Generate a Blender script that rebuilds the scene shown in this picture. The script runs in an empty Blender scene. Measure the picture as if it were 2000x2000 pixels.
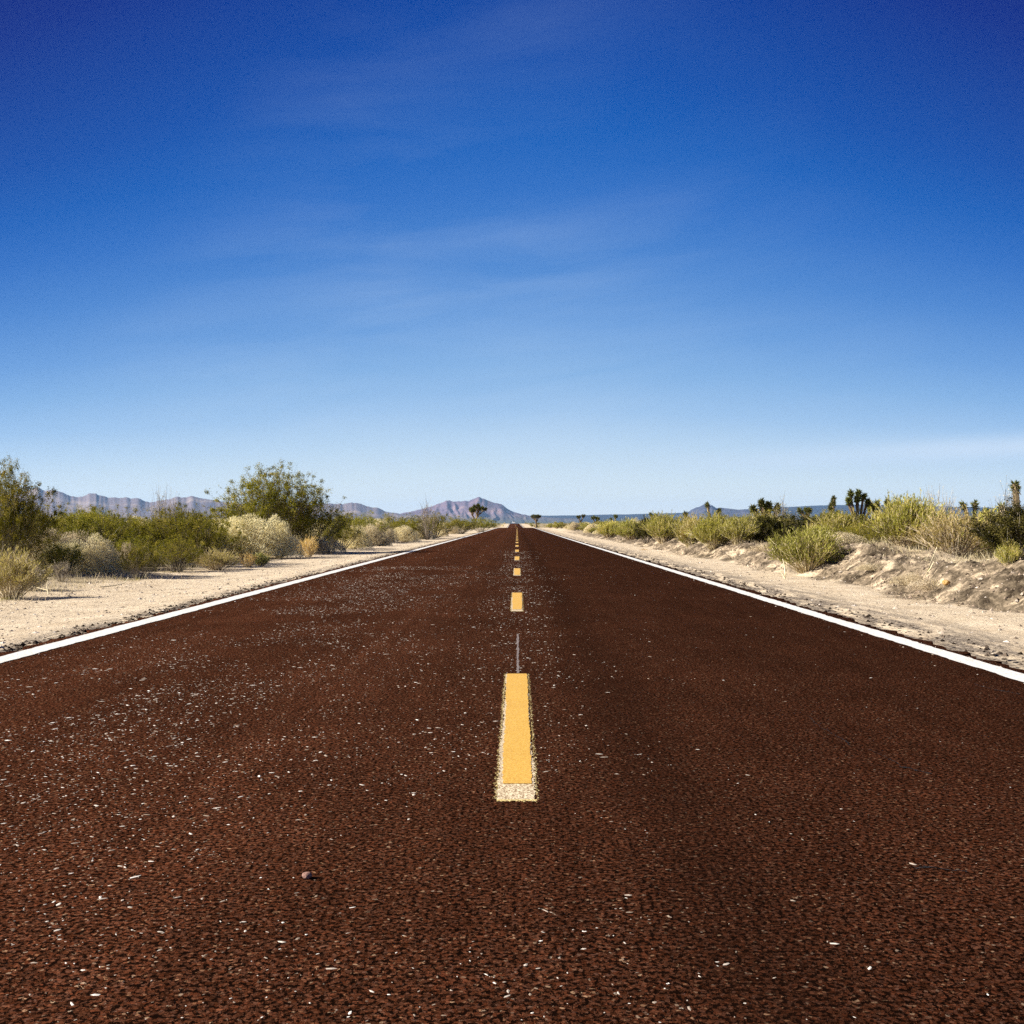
import bpy, math, random
import numpy as np
from mathutils import Vector, Matrix
R = math.radians
random.seed(7)
rng = np.random.default_rng(7)
scene = bpy.context.scene
col = scene.collection

# ------------------------------------------------------------------ camera
FPX, EYE, HZ, VX = 2000.0, 0.92, 1022.0, 1010.0      # focal length and horizon in photo pixels
cam = bpy.data.cameras.new('camera')
cam.sensor_width = 36; cam.lens = 36
cam.clip_start = 0.05; cam.clip_end = 60000
camo = bpy.data.objects.new('camera', cam); col.objects.link(camo)
camo.location = (0, 0, EYE)
camo.rotation_euler = (R(90) + math.atan(22 / 2000), 0, math.atan(10 / 2000))
scene.camera = camo

# ------------------------------------------------------------------ sky, sun, exposure
SUN_EL, SUN_AZ = R(30), R(-99)        # azimuth measured from +Y towards +X; the sun is on the left
world = bpy.data.worlds.new('World'); scene.world = world; world.use_nodes = True
nt = world.node_tree; N = nt.nodes; L = nt.links; N.clear()
def wn(t, **k):
    n = N.new(t)
    for a, b in k.items(): setattr(n, a, b)
    return n
def wmath(op, a, b=None, clamp=False):
    n = wn('ShaderNodeMath', operation=op, use_clamp=clamp)
    for i, v in enumerate((a, b)):
        if v is None: continue
        if isinstance(v, (int, float)): n.inputs[i].default_value = v
        else: L.new(v, n.inputs[i])
    return n.outputs[0]
sky = wn('ShaderNodeTexSky', sky_type='NISHITA', sun_disc=False)
sky.sun_elevation = SUN_EL; sky.sun_rotation = SUN_AZ
sky.altitude = 900; sky.air_density = 1.0; sky.dust_density = 0.4; sky.ozone_density = 2.0
tc = wn('ShaderNodeTexCoord'); sep = wn('ShaderNodeSeparateXYZ'); L.new(tc.outputs['Generated'], sep.inputs[0])
elev = wmath('ARCSINE', sep.outputs[2])
az = wmath('ARCTAN2', sep.outputs[0], sep.outputs[1])
azn = wmath('DIVIDE', az, R(26.5))
az2 = wmath('MINIMUM', wmath('MULTIPLY', azn, azn), 1.25)
e2 = wmath('MULTIPLY', elev, wmath('ADD', 1.0, wmath('MULTIPLY', az2, 0.42)))
t = wmath('DIVIDE', e2, R(90), clamp=True)
ramp = wn('ShaderNodeValToRGB'); cr = ramp.color_ramp; cr.interpolation = 'B_SPLINE' if False else 'LINEAR'
def lin(c):
    return tuple(((v / 255) / 12.92 if v / 255 <= 0.04045 else ((v / 255 + 0.055) / 1.055) ** 2.4) for v in c)
SKYC = [(0.0, (234, 240, 236)), (0.3, (234, 240, 236)), (1.2, (227, 237, 236)), (2.6, (212, 229, 238)), (4.4, (188, 215, 239)),
        (6.3, (160, 197, 236)), (8.6, (135, 180, 230)), (11.0, (112, 162, 224)), (14.6, (84, 139, 213)), (18.0, (62, 119, 202)),
        (21.0, (46, 104, 191)), (24.5, (37, 90, 177)), (28, (30, 80, 165)), (33, (22, 65, 148)), (40, (15, 52, 128)), (48, (18, 50, 115)), (70, (40, 62, 105))]
STR = 0.10
EXPO = 1.4
K = 1.0 / STR / (2 ** EXPO)
while len(cr.elements) > 1: cr.elements.remove(cr.elements[0])
for i, (e, c) in enumerate(SKYC):
    el = cr.elements[0] if i == 0 else cr.elements.new(e / 90)
    el.position = e / 90
    hz = min(1.0, e / 12.0)       # the haze in front of the sky adds this much
    el.color = (*[max(.0006, v - hz * q) for v, q in zip(lin(c), (.024, .028, .045))], 1)
L.new(t, ramp.inputs[0])
# thin cirrus, long soft streaks across the sky
cmb = wn('ShaderNodeCombineXYZ')
L.new(wmath('MULTIPLY', az, 2.6), cmb.inputs[0]); L.new(wmath('ADD', wmath('MULTIPLY', elev, 17), wmath('MULTIPLY', az, -2.0)), cmb.inputs[1])
nz = wn('ShaderNodeTexNoise'); nz.inputs['Scale'].default_value = 1.0; nz.inputs['Detail'].default_value = 7; nz.inputs['Roughness'].default_value = 0.58
nz.inputs['Distortion'].default_value = 0.4
L.new(cmb.outputs[0], nz.inputs['Vector'])
cmb2 = wn('ShaderNodeCombineXYZ'); L.new(wmath('MULTIPLY', az, 1.6), cmb2.inputs[0]); L.new(wmath('MULTIPLY', elev, 3.0), cmb2.inputs[1])
cmb2.inputs[2].default_value = 4.3
nz2 = wn('ShaderNodeTexNoise'); nz2.inputs['Scale'].default_value = 1.6; nz2.inputs['Detail'].default_value = 2
L.new(cmb2.outputs[0], nz2.inputs['Vector'])
wis = wmath('MULTIPLY', wmath('SUBTRACT', nz.outputs[0], 0.40), 2.4, clamp=True)
wis = wmath('MULTIPLY', wis, wmath('MULTIPLY', wmath('SUBTRACT', nz2.outputs[0], 0.34), 3.0, clamp=True))
# one denser streak low on the right
d = wmath('SUBTRACT', elev, wmath('ADD', R(2.9), wmath('MULTIPLY', az, 0.035)))
d = wmath('MULTIPLY', d, 95.0)
st = wmath('POWER', 2.718, wmath('MULTIPLY', wmath('MULTIPLY', d, d), -1.0))
st = wmath('MULTIPLY', st, wmath('MULTIPLY', wmath('SUBTRACT', az, R(5)), 3.2, clamp=True))
st = wmath('MULTIPLY', st, wmath('ADD', wmath('MULTIPLY', nz.outputs[0], 0.9), 0.15))
wtot = wmath('ADD', wmath('MULTIPLY', wmath('MULTIPLY', wis, 0.60), wmath('SUBTRACT', 1.0, wmath('MULTIPLY', wmath('ADD', az2, wmath('MULTIPLY', elev, 1.9)), 0.9), clamp=True)), wmath('MULTIPLY', st, 1.5), clamp=True)
wmix = wn('ShaderNodeMix', data_type='RGBA'); L.new(wtot, wmix.inputs[0]); L.new(ramp.outputs[0], wmix.inputs[6])
wmix.inputs[7].default_value = (*lin((205, 224, 245)), 1)
sc1 = wn('ShaderNodeVectorMath', operation='SCALE'); L.new(wmix.outputs[2], sc1.inputs[0]); sc1.inputs['Scale'].default_value = K
nsc = wn('ShaderNodeVectorMath', operation='SCALE'); L.new(sky.outputs[0], nsc.inputs[0]); nsc.inputs['Scale'].default_value = 0.8
fm = wn('ShaderNodeMix', data_type='RGBA'); fm.inputs[0].default_value = 0.985
L.new(nsc.outputs[0], fm.inputs[6]); L.new(sc1.outputs[0], fm.inputs[7])
bg = wn('ShaderNodeBackground'); bg.inputs['Strength'].default_value = STR
L.new(fm.outputs[2], bg.inputs['Color'])
wo = wn('ShaderNodeOutputWorld'); L.new(bg.outputs[0], wo.inputs[0])

sun = bpy.data.lights.new('sun', 'SUN'); sun.energy = 4.7; sun.angle = R(0.53); sun.color = (1.0, 0.93, 0.82)
suno = bpy.data.objects.new('sun', sun); col.objects.link(suno)
sd = Vector((math.sin(SUN_AZ) * math.cos(SUN_EL), math.cos(SUN_AZ) * math.cos(SUN_EL), math.sin(SUN_EL)))
suno.rotation_euler = sd.to_track_quat('Z', 'Y').to_euler(); suno.location = (-20, 5, 15)

scene.view_settings.view_transform = 'Standard'; scene.view_settings.look = 'None'
scene.view_settings.exposure = EXPO; scene.view_settings.gamma = 1
scene.cycles.max_bounces = 6; scene.cycles.diffuse_bounces = 3; scene.cycles.transmission_bounces = 3
scene.cycles.volume_bounces = 1; scene.cycles.transparent_max_bounces = 8
scene.cycles.use_denoising = False

# ------------------------------------------------------------------ helpers
def tag(o, label=None, cat=None, group=None, kind=None):
    if label: o['label'] = label
    if cat: o['category'] = cat
    if group: o['group'] = group
    if kind: o['kind'] = kind
    return o
def mesh_np(name, verts, faces, mat=None, smooth=False, attrs=None):
    """verts Nx3, faces Mxk (k constant)"""
    me = bpy.data.meshes.new(name)
    verts = np.asarray(verts, np.float32); faces = np.asarray(faces, np.int32)
    n, k = faces.shape
    me.vertices.add(len(verts)); me.vertices.foreach_set('co', verts.ravel())
    me.loops.add(n * k); me.loops.foreach_set('vertex_index', faces.ravel())
    me.polygons.add(n)
    me.polygons.foreach_set('loop_start', np.arange(0, n * k, k, dtype=np.int32))
    me.polygons.foreach_set('use_smooth', np.full(n, smooth))
    if attrs:
        for a, (dom, vals) in attrs.items():
            at = me.attributes.new(a, 'FLOAT', dom); at.data.foreach_set('value', np.asarray(vals, np.float32).ravel())
    me.update(calc_edges=True)
    if mat: me.materials.append(mat)
    return me
def link(name, me, parent=None, loc=None):
    o = bpy.data.objects.new(name, me); col.objects.link(o)
    if parent is not None: o.parent = parent
    if loc is not None: o.location = loc
    return o
def empty(name, loc=(0, 0, 0)):
    o = bpy.data.objects.new(name, None); col.objects.link(o); o.location = loc; o.empty_display_size = 0.2
    return o
def copy_tree(root):
    r = root.copy(); col.objects.link(r)
    for ch in root.children:
        c = ch.copy(); col.objects.link(c); c.parent = r
    return r

def hash2(i, j, s):
    h = (i.astype(np.int64) * 374761393 + j.astype(np.int64) * 668265263 + s * 974711 + 1013) & 0x7fffffff
    h = (h ^ (h >> 13)) * 1274126177 & 0x7fffffff
    h = h ^ (h >> 16)
    return (h & 0xffff) / 65535.0
def vnoise(x, y, s=0):
    x = np.asarray(x, float); y = np.asarray(y, float)
    i = np.floor(x); j = np.floor(y); fx = x - i; fy = y - j
    fx = fx * fx * (3 - 2 * fx); fy = fy * fy * (3 - 2 * fy)
    i = i.astype(np.int64); j = j.astype(np.int64)
    a = hash2(i, j, s); b = hash2(i + 1, j, s); c = hash2(i, j + 1, s); d = hash2(i + 1, j + 1, s)
    return (a * (1 - fx) + b * fx) * (1 - fy) + (c * (1 - fx) + d * fx) * fy
def fbm(x, y, s=0, o=4):
    v = 0; a = 0.5; t = 0
    for k in range(o):
        v = v + a * vnoise(x * 2 ** k, y * 2 ** k, s + k * 17); t += a; a *= 0.5
    return v / t
def sstep(a, b, x):
    t = np.clip((np.asarray(x, float) - a) / (b - a), 0, 1); return t * t * (3 - 2 * t)

# materials
def mat(name):
    m = bpy.data.materials.new(name); m.use_nodes = True
    nt = m.node_tree; nt.nodes.clear()
    return m, nt, nt.nodes, nt.links
class G:
    def __init__(s, name):
        s.m, s.nt, s.n, s.l = mat(name)
        s.out = s.n.new('ShaderNodeOutputMaterial')
    def node(s, t, ins=None, **k):
        n = s.n.new(t)
        for a, b in k.items(): setattr(n, a, b)
        for a, b in (ins or {}).items():
            if isinstance(b, bpy.types.NodeSocket): s.l.new(b, n.inputs[a])
            else: n.inputs[a].default_value = b
        return n
    def math(s, op, a, b=0.0, clamp=False):
        return s.node('ShaderNodeMath', {0: a, 1: b}, operation=op, use_clamp=clamp).outputs[0]
    def ramp(s, fac, stops, interp='LINEAR'):
        n = s.node('ShaderNodeValToRGB', {0: fac}); cr = n.color_ramp; cr.interpolation = interp
        while len(cr.elements) > 1: cr.elements.remove(cr.elements[0])
        for i, (p, c) in enumerate(stops):
            e = cr.elements[0] if i == 0 else cr.elements.new(p)
            e.position = p; e.color = (*c, 1) if len(c) == 3 else c
        return n.outputs[0]
    def mix(s, f, a, b, mode='MIX'):
        n = s.node('ShaderNodeMix', {0: f, 6: a, 7: b}, data_type='RGBA', blend_type=mode); return n.outputs[2]
    def noise(s, vec, scale, detail=4, rough=0.55, dist=0.0):
        return s.node('ShaderNodeTexNoise', {'Vector': vec, 'Scale': scale, 'Detail': detail, 'Roughness': rough, 'Distortion': dist}).outputs[0]
    def geo(s): return s.node('ShaderNodeNewGeometry').outputs['Position']
    def attr(s, a): return s.node('ShaderNodeAttribute', attribute_name=a).outputs['Fac']
    def principled(s, **k):
        n = s.node('ShaderNodeBsdfPrincipled', {a.replace('_', ' '): b for a, b in k.items()})
        s.l.new(n.outputs[0], s.out.inputs[0]); return n

def c4(c): return (*c, 1)
# asphalt: red-brown stone chips pressed in dark binder
g = G('red_brown_chip_asphalt'); P = g.geo()
vor = g.node('ShaderNodeTexVoronoi', {'Vector': P, 'Scale': 128.0, 'Randomness': 1.0})
vor2 = g.node('ShaderNodeTexVoronoi', {'Vector': P, 'Scale': 128.0, 'Randomness': 1.0}, feature='DISTANCE_TO_EDGE')
sepc = g.node('ShaderNodeSeparateColor', {0: vor.outputs['Color']})
chip = g.ramp(sepc.outputs[0], [(0.0, (0.016, 0.0062, 0.0034)), (0.2, (0.028, 0.011, 0.0062)), (0.5, (0.037, 0.0148, 0.0088)), (0.75, (0.046, 0.0188, 0.0115)),
                                (0.94, (0.062, 0.028, 0.018)), (0.985, (0.09, 0.055, 0.036)), (1.0, (0.15, 0.11, 0.08))])
tint = g.ramp(sepc.outputs[1], [(0.0, (1.12, 0.93, 0.85)), (0.5, (1, 1, 1)), (1.0, (0.88, 1.02, 1.25))])
chip = g.mix(1.0, chip, tint, 'MULTIPLY')
gap = g.math('MULTIPLY', g.math('SUBTRACT', vor2.outputs[0], -0.03), 12.0, True)
pits = g.math('MULTIPLY', g.math('SUBTRACT', g.noise(P, 78.0, 3, 0.65), 0.43), 14.0, True)
gap = g.math('MULTIPLY', gap, pits)
colr = g.mix(gap, c4((0.0028, 0.0014, 0.0011)), chip)
big = g.noise(P, 0.9, 4, 0.6); med = g.noise(P, 9.0, 3, 0.6)
wear = g.math('ADD', g.math('MULTIPLY', big, 0.8), g.math('MULTIPLY', med, 0.5))
sepP = g.node('ShaderNodeSeparateXYZ', {0: P})
wt = g.ramp(wear, [(0.35, (1.50, 1.36, 1.15)), (0.62, (1.95, 1.76, 1.48)), (0.9, (2.6, 2.30, 1.9))])
colr = g.mix(1.0, colr, wt, 'MULTIPLY')
# lens vignette painted into the asphalt colour: right lane darker, left lane lighter
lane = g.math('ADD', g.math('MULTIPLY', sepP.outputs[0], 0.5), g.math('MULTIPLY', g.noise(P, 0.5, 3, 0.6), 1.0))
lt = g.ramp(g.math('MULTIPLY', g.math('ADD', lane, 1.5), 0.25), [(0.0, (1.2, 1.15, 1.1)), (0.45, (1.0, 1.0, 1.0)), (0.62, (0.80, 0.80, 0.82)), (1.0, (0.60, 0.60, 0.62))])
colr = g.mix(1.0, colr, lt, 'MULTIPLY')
# tyre-polished tracks and an old dark oil streak right of the centre line, all running along the road
def trackband(x0, w):
    dd = g.math('DIVIDE', g.math('SUBTRACT', g.math('ADD', sepP.outputs[0], g.math('MULTIPLY', g.noise(P, .35, 2), .25)), x0 + .125), w)
    return g.math('POWER', 2.718, g.math('MULTIPLY', g.math('MULTIPLY', dd, dd), -1.0))
strk = g.noise(g.node('ShaderNodeMapping', {'Vector': P, 'Scale': (5.0, 0.35, 1.0)}).outputs[0], 1.6, 4, .65)
dk = g.math('MULTIPLY', trackband(.52, .20), g.math('ADD', strk, .1), True)
colr = g.mix(g.math('MULTIPLY', dk, .62), colr, c4((0.010, 0.0045, 0.003)))
lt2 = g.math('MULTIPLY', g.math('ADD', trackband(-1.0, .32), trackband(-2.6, .32)), strk, True)
colr = g.mix(1.0, colr, g.mix(lt2, c4((1, 1, 1)), c4((1.38, 1.38, 1.38))), 'MULTIPLY')
colr = g.mix(1.0, colr, g.ramp(strk, [(.3, (.84, .84, .85)), (.5, (1, 1, 1)), (.7, (1.13, 1.12, 1.1))]), 'MULTIPLY')
hgt = g.math('ADD', g.math('MULTIPLY', gap, 0.6), g.math('MULTIPLY', sepc.outputs[2], 0.6))
bmp = g.node('ShaderNodeBump', {'Strength': 0.85, 'Distance': 0.006, 'Height': hgt})
g.l.new(g.node('ShaderNodeBsdfDiffuse', {'Color': colr, 'Normal': bmp.outputs[0]}).outputs[0], g.out.inputs[0])
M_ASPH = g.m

# ground
g = G('desert_sand'); P = g.geo()
bank = g.attr('bank'); far = g.attr('wild'); edge = g.attr('edge')
n1 = g.noise(P, 2.2, 5, 0.6); n2 = g.noise(P, 40.0, 4, 0.65); n3 = g.noise(P, 0.35, 4, 0.6)
sand = g.ramp(g.math('ADD', g.math('MULTIPLY', n1, 0.5), g.math('MULTIPLY', n2, 0.5)),
              [(0.3, (0.30, 0.225, 0.14)), (0.45, (0.49, 0.395, 0.28)), (0.56, (0.585, 0.485, 0.355)), (0.72, (0.68, 0.58, 0.44))])
vor = g.node('ShaderNodeTexVoronoi', {'Vector': P, 'Scale': 42.0})
svc = g.node('ShaderNodeSeparateColor', {0: vor.outputs['Color']})
peb = g.math('MULTIPLY', g.math('SUBTRACT', 0.22, vor.outputs[0]), 12.0, True)
peb = g.math('MULTIPLY', peb, g.math('GREATER_THAN', svc.outputs[0], 0.72))
sand = g.mix(peb, sand, g.ramp(svc.outputs[1], [(0.0, (0.10, 0.075, 0.055)), (0.5, (0.30, 0.24, 0.18)), (1.0, (0.55, 0.5, 0.43))]))
crn = g.math('ADD', g.math('MULTIPLY', g.noise(P, 2.4, 4, 0.6, 0.5), .6), g.math('MULTIPLY', g.noise(P, 11.0, 6, 0.75, 0.6), .4))
crust = g.ramp(crn, [(0.39, (0.030, 0.022, 0.015)), (0.46, (0.10, 0.078, 0.053)), (0.53, (0.22, 0.172, 0.12)), (0.60, (0.50, 0.40, 0.28))])
colr = g.mix(bank, sand, crust)
wild = g.ramp(g.noise(P, 0.9, 6, 0.7), [(0.3, (0.17, 0.14, 0.075)), (0.5, (0.30, 0.24, 0.155)), (0.7, (0.38, 0.31, 0.215))])
colr = g.mix(far, colr, wild)
dirty = g.ramp(g.noise(P, 30.0, 5, 0.75), [(0.38, (0.05, 0.04, 0.034)), (0.5, (0.17, 0.14, 0.11)), (0.62, (0.30, 0.25, 0.20))])
ef = g.math('MULTIPLY', edge, g.math('MULTIPLY', g.math('SUBTRACT', g.noise(g.node('ShaderNodeMapping', {'Vector': P, 'Scale': (5.0, 0.8, 1.0)}).outputs[0], 1.3, 5, 0.65), 0.40), 7.0, True))
colr = g.mix(ef, colr, dirty)
hh = g.math('ADD', g.math('MULTIPLY', g.noise(P, 14.0, 6, 0.7), 1.0), g.math('MULTIPLY', peb, 0.25))
bmp = g.node('ShaderNodeBump', {'Strength': 0.7, 'Distance': 0.05, 'Height': hh})
g.principled(Base_Color=colr, Roughness=0.95, Normal=bmp.outputs[0], **{'Specular IOR Level': 0.05})
M_SAND = g.m

def paint(name, c, c2, thr=0.33, rough=0.6):
    g = G(name); P = g.geo()
    nn = g.noise(P, 120.0, 3, 0.7); n2 = g.noise(P, 3.0, 4, 0.6)
    f = g.math('MULTIPLY', g.math('SUBTRACT', nn, thr), 9.0, True)
    cc = g.mix(f, c4(c2), c4(c)); cc = g.mix(g.math('MULTIPLY', g.math('SUBTRACT', n2, 0.45), 1.5, True), cc, g.mix(1.0, cc, c4((0.86, 0.82, 0.75)), 'MULTIPLY'))
    bmp = g.node('ShaderNodeBump', {'Strength': 0.5, 'Distance': 0.003, 'Height': nn})
    g.principled(Base_Color=cc, Roughness=rough, Normal=bmp.outputs[0], **{'Specular IOR Level': 0.2})
    return g.m
M_WHITE = paint('white_road_paint', (0.72, 0.715, 0.69), (0.34, 0.30, 0.25), 0.375)
M_YELLOW = paint('yellow_road_paint', (0.60, 0.372, 0.078), (0.50, 0.28, 0.045), 0.44)
M_BEAD = paint('white_bead_overspray', (0.74, 0.64, 0.44), (0.22, 0.13, 0.06), 0.44)
M_DRIP = paint('thin_grey_paint', (0.32, 0.28, 0.25), (0.08, 0.05, 0.04), 0.47)

def leafmat(name, stops, trans=0.25, obj_var=0.18, rough=0.6):
    g = G(name)
    v = g.attr('shade'); oi = g.node('ShaderNodeObjectInfo').outputs['Random']
    c = g.ramp(v, stops)
    hsv = g.node('ShaderNodeHueSaturation', {'Hue': g.math('ADD', 0.5 - 0.012, g.math('MULTIPLY', oi, 0.024)),
                 'Value': g.math('ADD', 1 - obj_var, g.math('MULTIPLY', oi, obj_var * 2)), 'Saturation': 1.0, 'Fac': 1.0, 'Color': c})
    d = g.node('ShaderNodeBsdfDiffuse', {'Color': hsv.outputs[0]}); tr = g.node('ShaderNodeBsdfTranslucent', {'Color': hsv.outputs[0]})
    mx = g.node('ShaderNodeMixShader', {0: trans, 1: d.outputs[0], 2: tr.outputs[0]})
    g.l.new(mx.outputs[0], g.out.inputs[0]); return g.m
M_CREO = leafmat('olive_leaves', [(0, (0.06, 0.060, 0.008)), (0.35, (0.165, 0.16, 0.016)), (0.7, (0.315, 0.29, 0.030)), (0.93, (0.48, 0.40, 0.07)), (1.0, (0.58, 0.46, 0.14))], .35)
M_PALE = leafmat('pale_straw_twigs', [(0, (0.40, 0.33, 0.17)), (0.3, (0.62, 0.53, 0.31)), (0.7, (0.72, 0.63, 0.39)), (1.0, (0.84, 0.76, 0.53))], 0.3)
M_GREY = leafmat('grey_dry_twigs', [(0, (0.24, 0.19, 0.11)), (0.4, (0.47, 0.39, 0.25)), (0.8, (0.68, 0.58, 0.40)), (1.0, (0.82, 0.73, 0.54))], 0.3)
M_BROOM = leafmat('yellow_green_stems', [(0, (0.10, 0.085, 0.025)), (0.25, (0.24, 0.24, 0.035)), (0.55, (0.41, 0.39, 0.07)), (0.8, (0.58, 0.49, 0.13)), (1.0, (0.78, 0.64, 0.30))], 0.4)
M_FAN = leafmat('straw_green_stems', [(0, (0.17, 0.14, 0.04)), (0.4, (0.40, 0.34, 0.09)), (0.75, (0.60, 0.50, 0.19)), (1.0, (0.82, 0.70, 0.42))], .38)
M_LIME = leafmat('fresh_green_leaves', [(0, (0.12, 0.12, 0.022)), (0.35, (0.27, 0.27, 0.05)), (0.7, (0.42, 0.40, 0.10)), (1.0, (0.68, 0.58, 0.28))], 0.35)
M_ORANGE = leafmat('orange_dry_stems', [(0, (0.36, 0.22, 0.06)), (0.5, (0.66, 0.44, 0.15)), (1.0, (0.80, 0.60, 0.28))], 0.4)
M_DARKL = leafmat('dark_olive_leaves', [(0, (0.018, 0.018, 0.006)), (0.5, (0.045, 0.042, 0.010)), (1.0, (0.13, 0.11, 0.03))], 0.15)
M_YUCCA = leafmat('stiff_green_blades', [(0, (0.03, 0.038, 0.010)), (0.5, (0.09, 0.10, 0.025)), (0.85, (0.24, 0.23, 0.06)), (1.0, (0.5, 0.43, 0.17))], 0.15)
M_STEM = leafmat('grey_brown_stems', [(0, (0.07, 0.055, 0.04)), (0.6, (0.17, 0.14, 0.105)), (1.0, (0.34, 0.30, 0.24))], 0.0)
M_PSTEM = leafmat('pale_bare_stems', [(0, (0.25, 0.19, 0.10)), (0.6, (0.50, 0.41, 0.25)), (1.0, (0.75, 0.66, 0.48))], 0.0)
M_TRUNK = leafmat('shaggy_brown_bark', [(0, (0.07, 0.05, 0.03)), (0.5, (0.20, 0.15, 0.09)), (1.0, (0.42, 0.33, 0.2))], 0.0)
M_STONE = leafmat('small_stones', [(0, (0.10, 0.08, 0.06)), (0.5, (0.30, 0.25, 0.19)), (1.0, (0.58, 0.52, 0.45))], 0.0, 0.0)
M_CLOD = leafmat('earth_clods', [(0, (0.04, 0.03, 0.02)), (0.5, (0.14, 0.11, 0.08)), (0.9, (0.28, 0.22, 0.16)), (1.0, (0.5, 0.44, 0.36))], 0.0, 0.0)
M_CRUMB = leafmat('asphalt_crumbs', [(0, (0.012, 0.009, 0.007)), (0.6, (0.035, 0.025, 0.02)), (1.0, (0.12, 0.09, 0.07))], 0.0, 0.0)
M_FLAKE = leafmat('pale_stone_flakes', [(0, (0.22, 0.17, 0.12)), (0.4, (0.38, 0.32, 0.26)), (0.75, (0.58, 0.53, 0.46)), (1.0, (0.80, 0.78, 0.72))], 0.0, 0.0)
M_BEADS = leafmat('cream_specks', [(0, (0.30, 0.20, 0.10)), (0.5, (0.52, 0.38, 0.15)), (1.0, (0.75, 0.64, 0.40))], 0.0, 0.0)
M_PEB = leafmat('pink_pebble', [(0, (0.20, 0.125, 0.095)), (1.0, (0.30, 0.19, 0.15))], 0.0, 0.0)

# ------------------------------------------------------------------ terrain functions
PK = np.array([-30000, 0, 60, 110, 150, 182, 215, 250, 300, 404, 550, 650, 720, 800, 950, 1200, 1800, 4000, 30000], float)
PZ = np.array([0, 0, 0, .03, .08, .10, .0, -.6, -1.45, -.92, -.18, .38, .70, .55, -.6, -2.5, -4, -6, -6], float)
def roadz(y):
    y = np.asarray(y, float)
    return (np.interp(y - 8, PK, PZ) + np.interp(y, PK, PZ) * 2 + np.interp(y + 8, PK, PZ)) / 4
def roadx(y):
    y = np.asarray(y, float)
    return -1.75 * np.clip((y - 190) / 530, 0, 2.2) ** 1.6
def toe(y): return 4.72 + 0.45 * (vnoise(y * 0.33, y * 0, 5) - .3) + 0.16 * vnoise(y * 1.3, y * 0, 6) + 0.55 * sstep(13, 9, y)
def ground(x, y):
    x = np.asarray(x, float); y = np.asarray(y, float)
    u = x - roadx(y); z = roadz(y)
    loc = np.where(np.abs(u) < 3.0, -0.06, 0.0)
    s = -0.06 + 0.048 * sstep(3.35, 3.75, np.abs(u)) - 0.035 * sstep(4.0, 4.6, np.abs(u)) * (u < 0)
    near = sstep(140, 70, y)
    s = s + (fbm(x * 1.1, y * 0.7, 21) - .5) * 0.05 * sstep(3.8, 4.4, np.abs(u))
    # left verge
    s = s + sstep(-6.2, -8.5, u) * (0.06 + 0.16 * (fbm(x * 0.5, y * 0.5, 3) - .5)) 
    # right graded bank
    tt = toe(y)
    hb = (0.34 + 0.20 * (fbm(y * 0.22, y * 0, 8) - .35) + 0.10 * vnoise(y * 0.9, y * 0, 9)) * (0.35 + 0.65 * sstep(60, 30, y)) * sstep(170, 110, y)
    prof = sstep(tt, tt + 1.05, u)
    lump = (fbm(x * 2.3, y * 1.7, 31, 5) - .5) * 0.42 + (np.abs(fbm(x * 5.2 + y * 2.5, y * 3.8, 37, 3) - .5)) * -0.26
    onb = sstep(tt - 0.05, tt + 0.35, u) * sstep(tt + 3.2, tt + 1.6, u) * sstep(120, 60, y)
    s = s + hb * prof * (1 - 0.42 * sstep(tt + 1.5, tt + 3.4, u)) + lump * onb * 0.9
    # open desert
    wide = sstep(8, 30, np.abs(u))
    s = s + wide * (fbm(x * 0.06, y * 0.06, 41) - .45) * 0.5 * sstep(60, 8, 0 * y + np.abs(u) * 0 + 20)
    return z + s
def gz(x, y): return float(ground(np.array([x]), np.array([y]))[0])

def geom(a, b, step, gr):
    v = [a]; s = step
    while v[-1] < b: s *= gr; v.append(v[-1] + s)
    return v
xs_r = list(np.arange(0, 3.2, 0.8)) + list(np.arange(3.2, 9.0, 0.065)) + list(np.arange(9, 24, 0.3)) + geom(24, 23000, 0.4, 1.22)
xs_l = list(np.arange(0.8, 3.2, 0.8)) + list(np.arange(3.2, 4.6, 0.09)) + list(np.arange(4.6, 10, 0.15)) + list(np.arange(10, 24, 0.4)) + geom(24, 23000, 0.5, 1.25)
XS = np.array(sorted(-np.array(xs_l)) + xs_r)
ys = list(-np.array(geom(2, 23000, 0.5, 1.45)))[::-1] + list(np.arange(-1.5, 6, 0.5)) + list(np.arange(6, 34, 0.085)) + list(np.arange(34, 70, 0.25)) + \
     list(np.arange(70, 180, 1.0)) + list(np.arange(180, 1000, 5.0)) + geom(1000, 23000, 12, 1.15)
YS = np.array(ys)
GX, GY = np.meshgrid(XS, YS)
GZ = ground(GX, GY)
nx, ny = len(XS), len(YS)
ii = (np.arange(ny - 1)[:, None] * nx + np.arange(nx - 1)[None, :]).ravel()
faces = np.stack([ii, ii + 1, ii + nx + 1, ii + nx], 1)
U = GX - roadx(GY); T = toe(GY)
bankA = sstep(T - 0.05, T + 0.25, U + 0.5 * (fbm(GX * 1.6, GY * 1.6, 51) - .5)) * (1 - 0.75 * sstep(T + 1.3, T + 2.0, U)) * sstep(140, 70, GY)
wildA = np.maximum(sstep(-6.3, -8.2, U + 1.5 * (fbm(GX * .8, GY * .8, 52) - .5)), sstep(7.0, 8.5, U + 1.5 * (fbm(GX * .8, GY * .8, 53) - .5)))
wildA = np.maximum(wildA, sstep(900, 1100, GY))
edgeA = np.maximum(sstep(-4.15, -3.7, U) * (U < 0), sstep(4.35, 3.5, U) * (U > 0))
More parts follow.
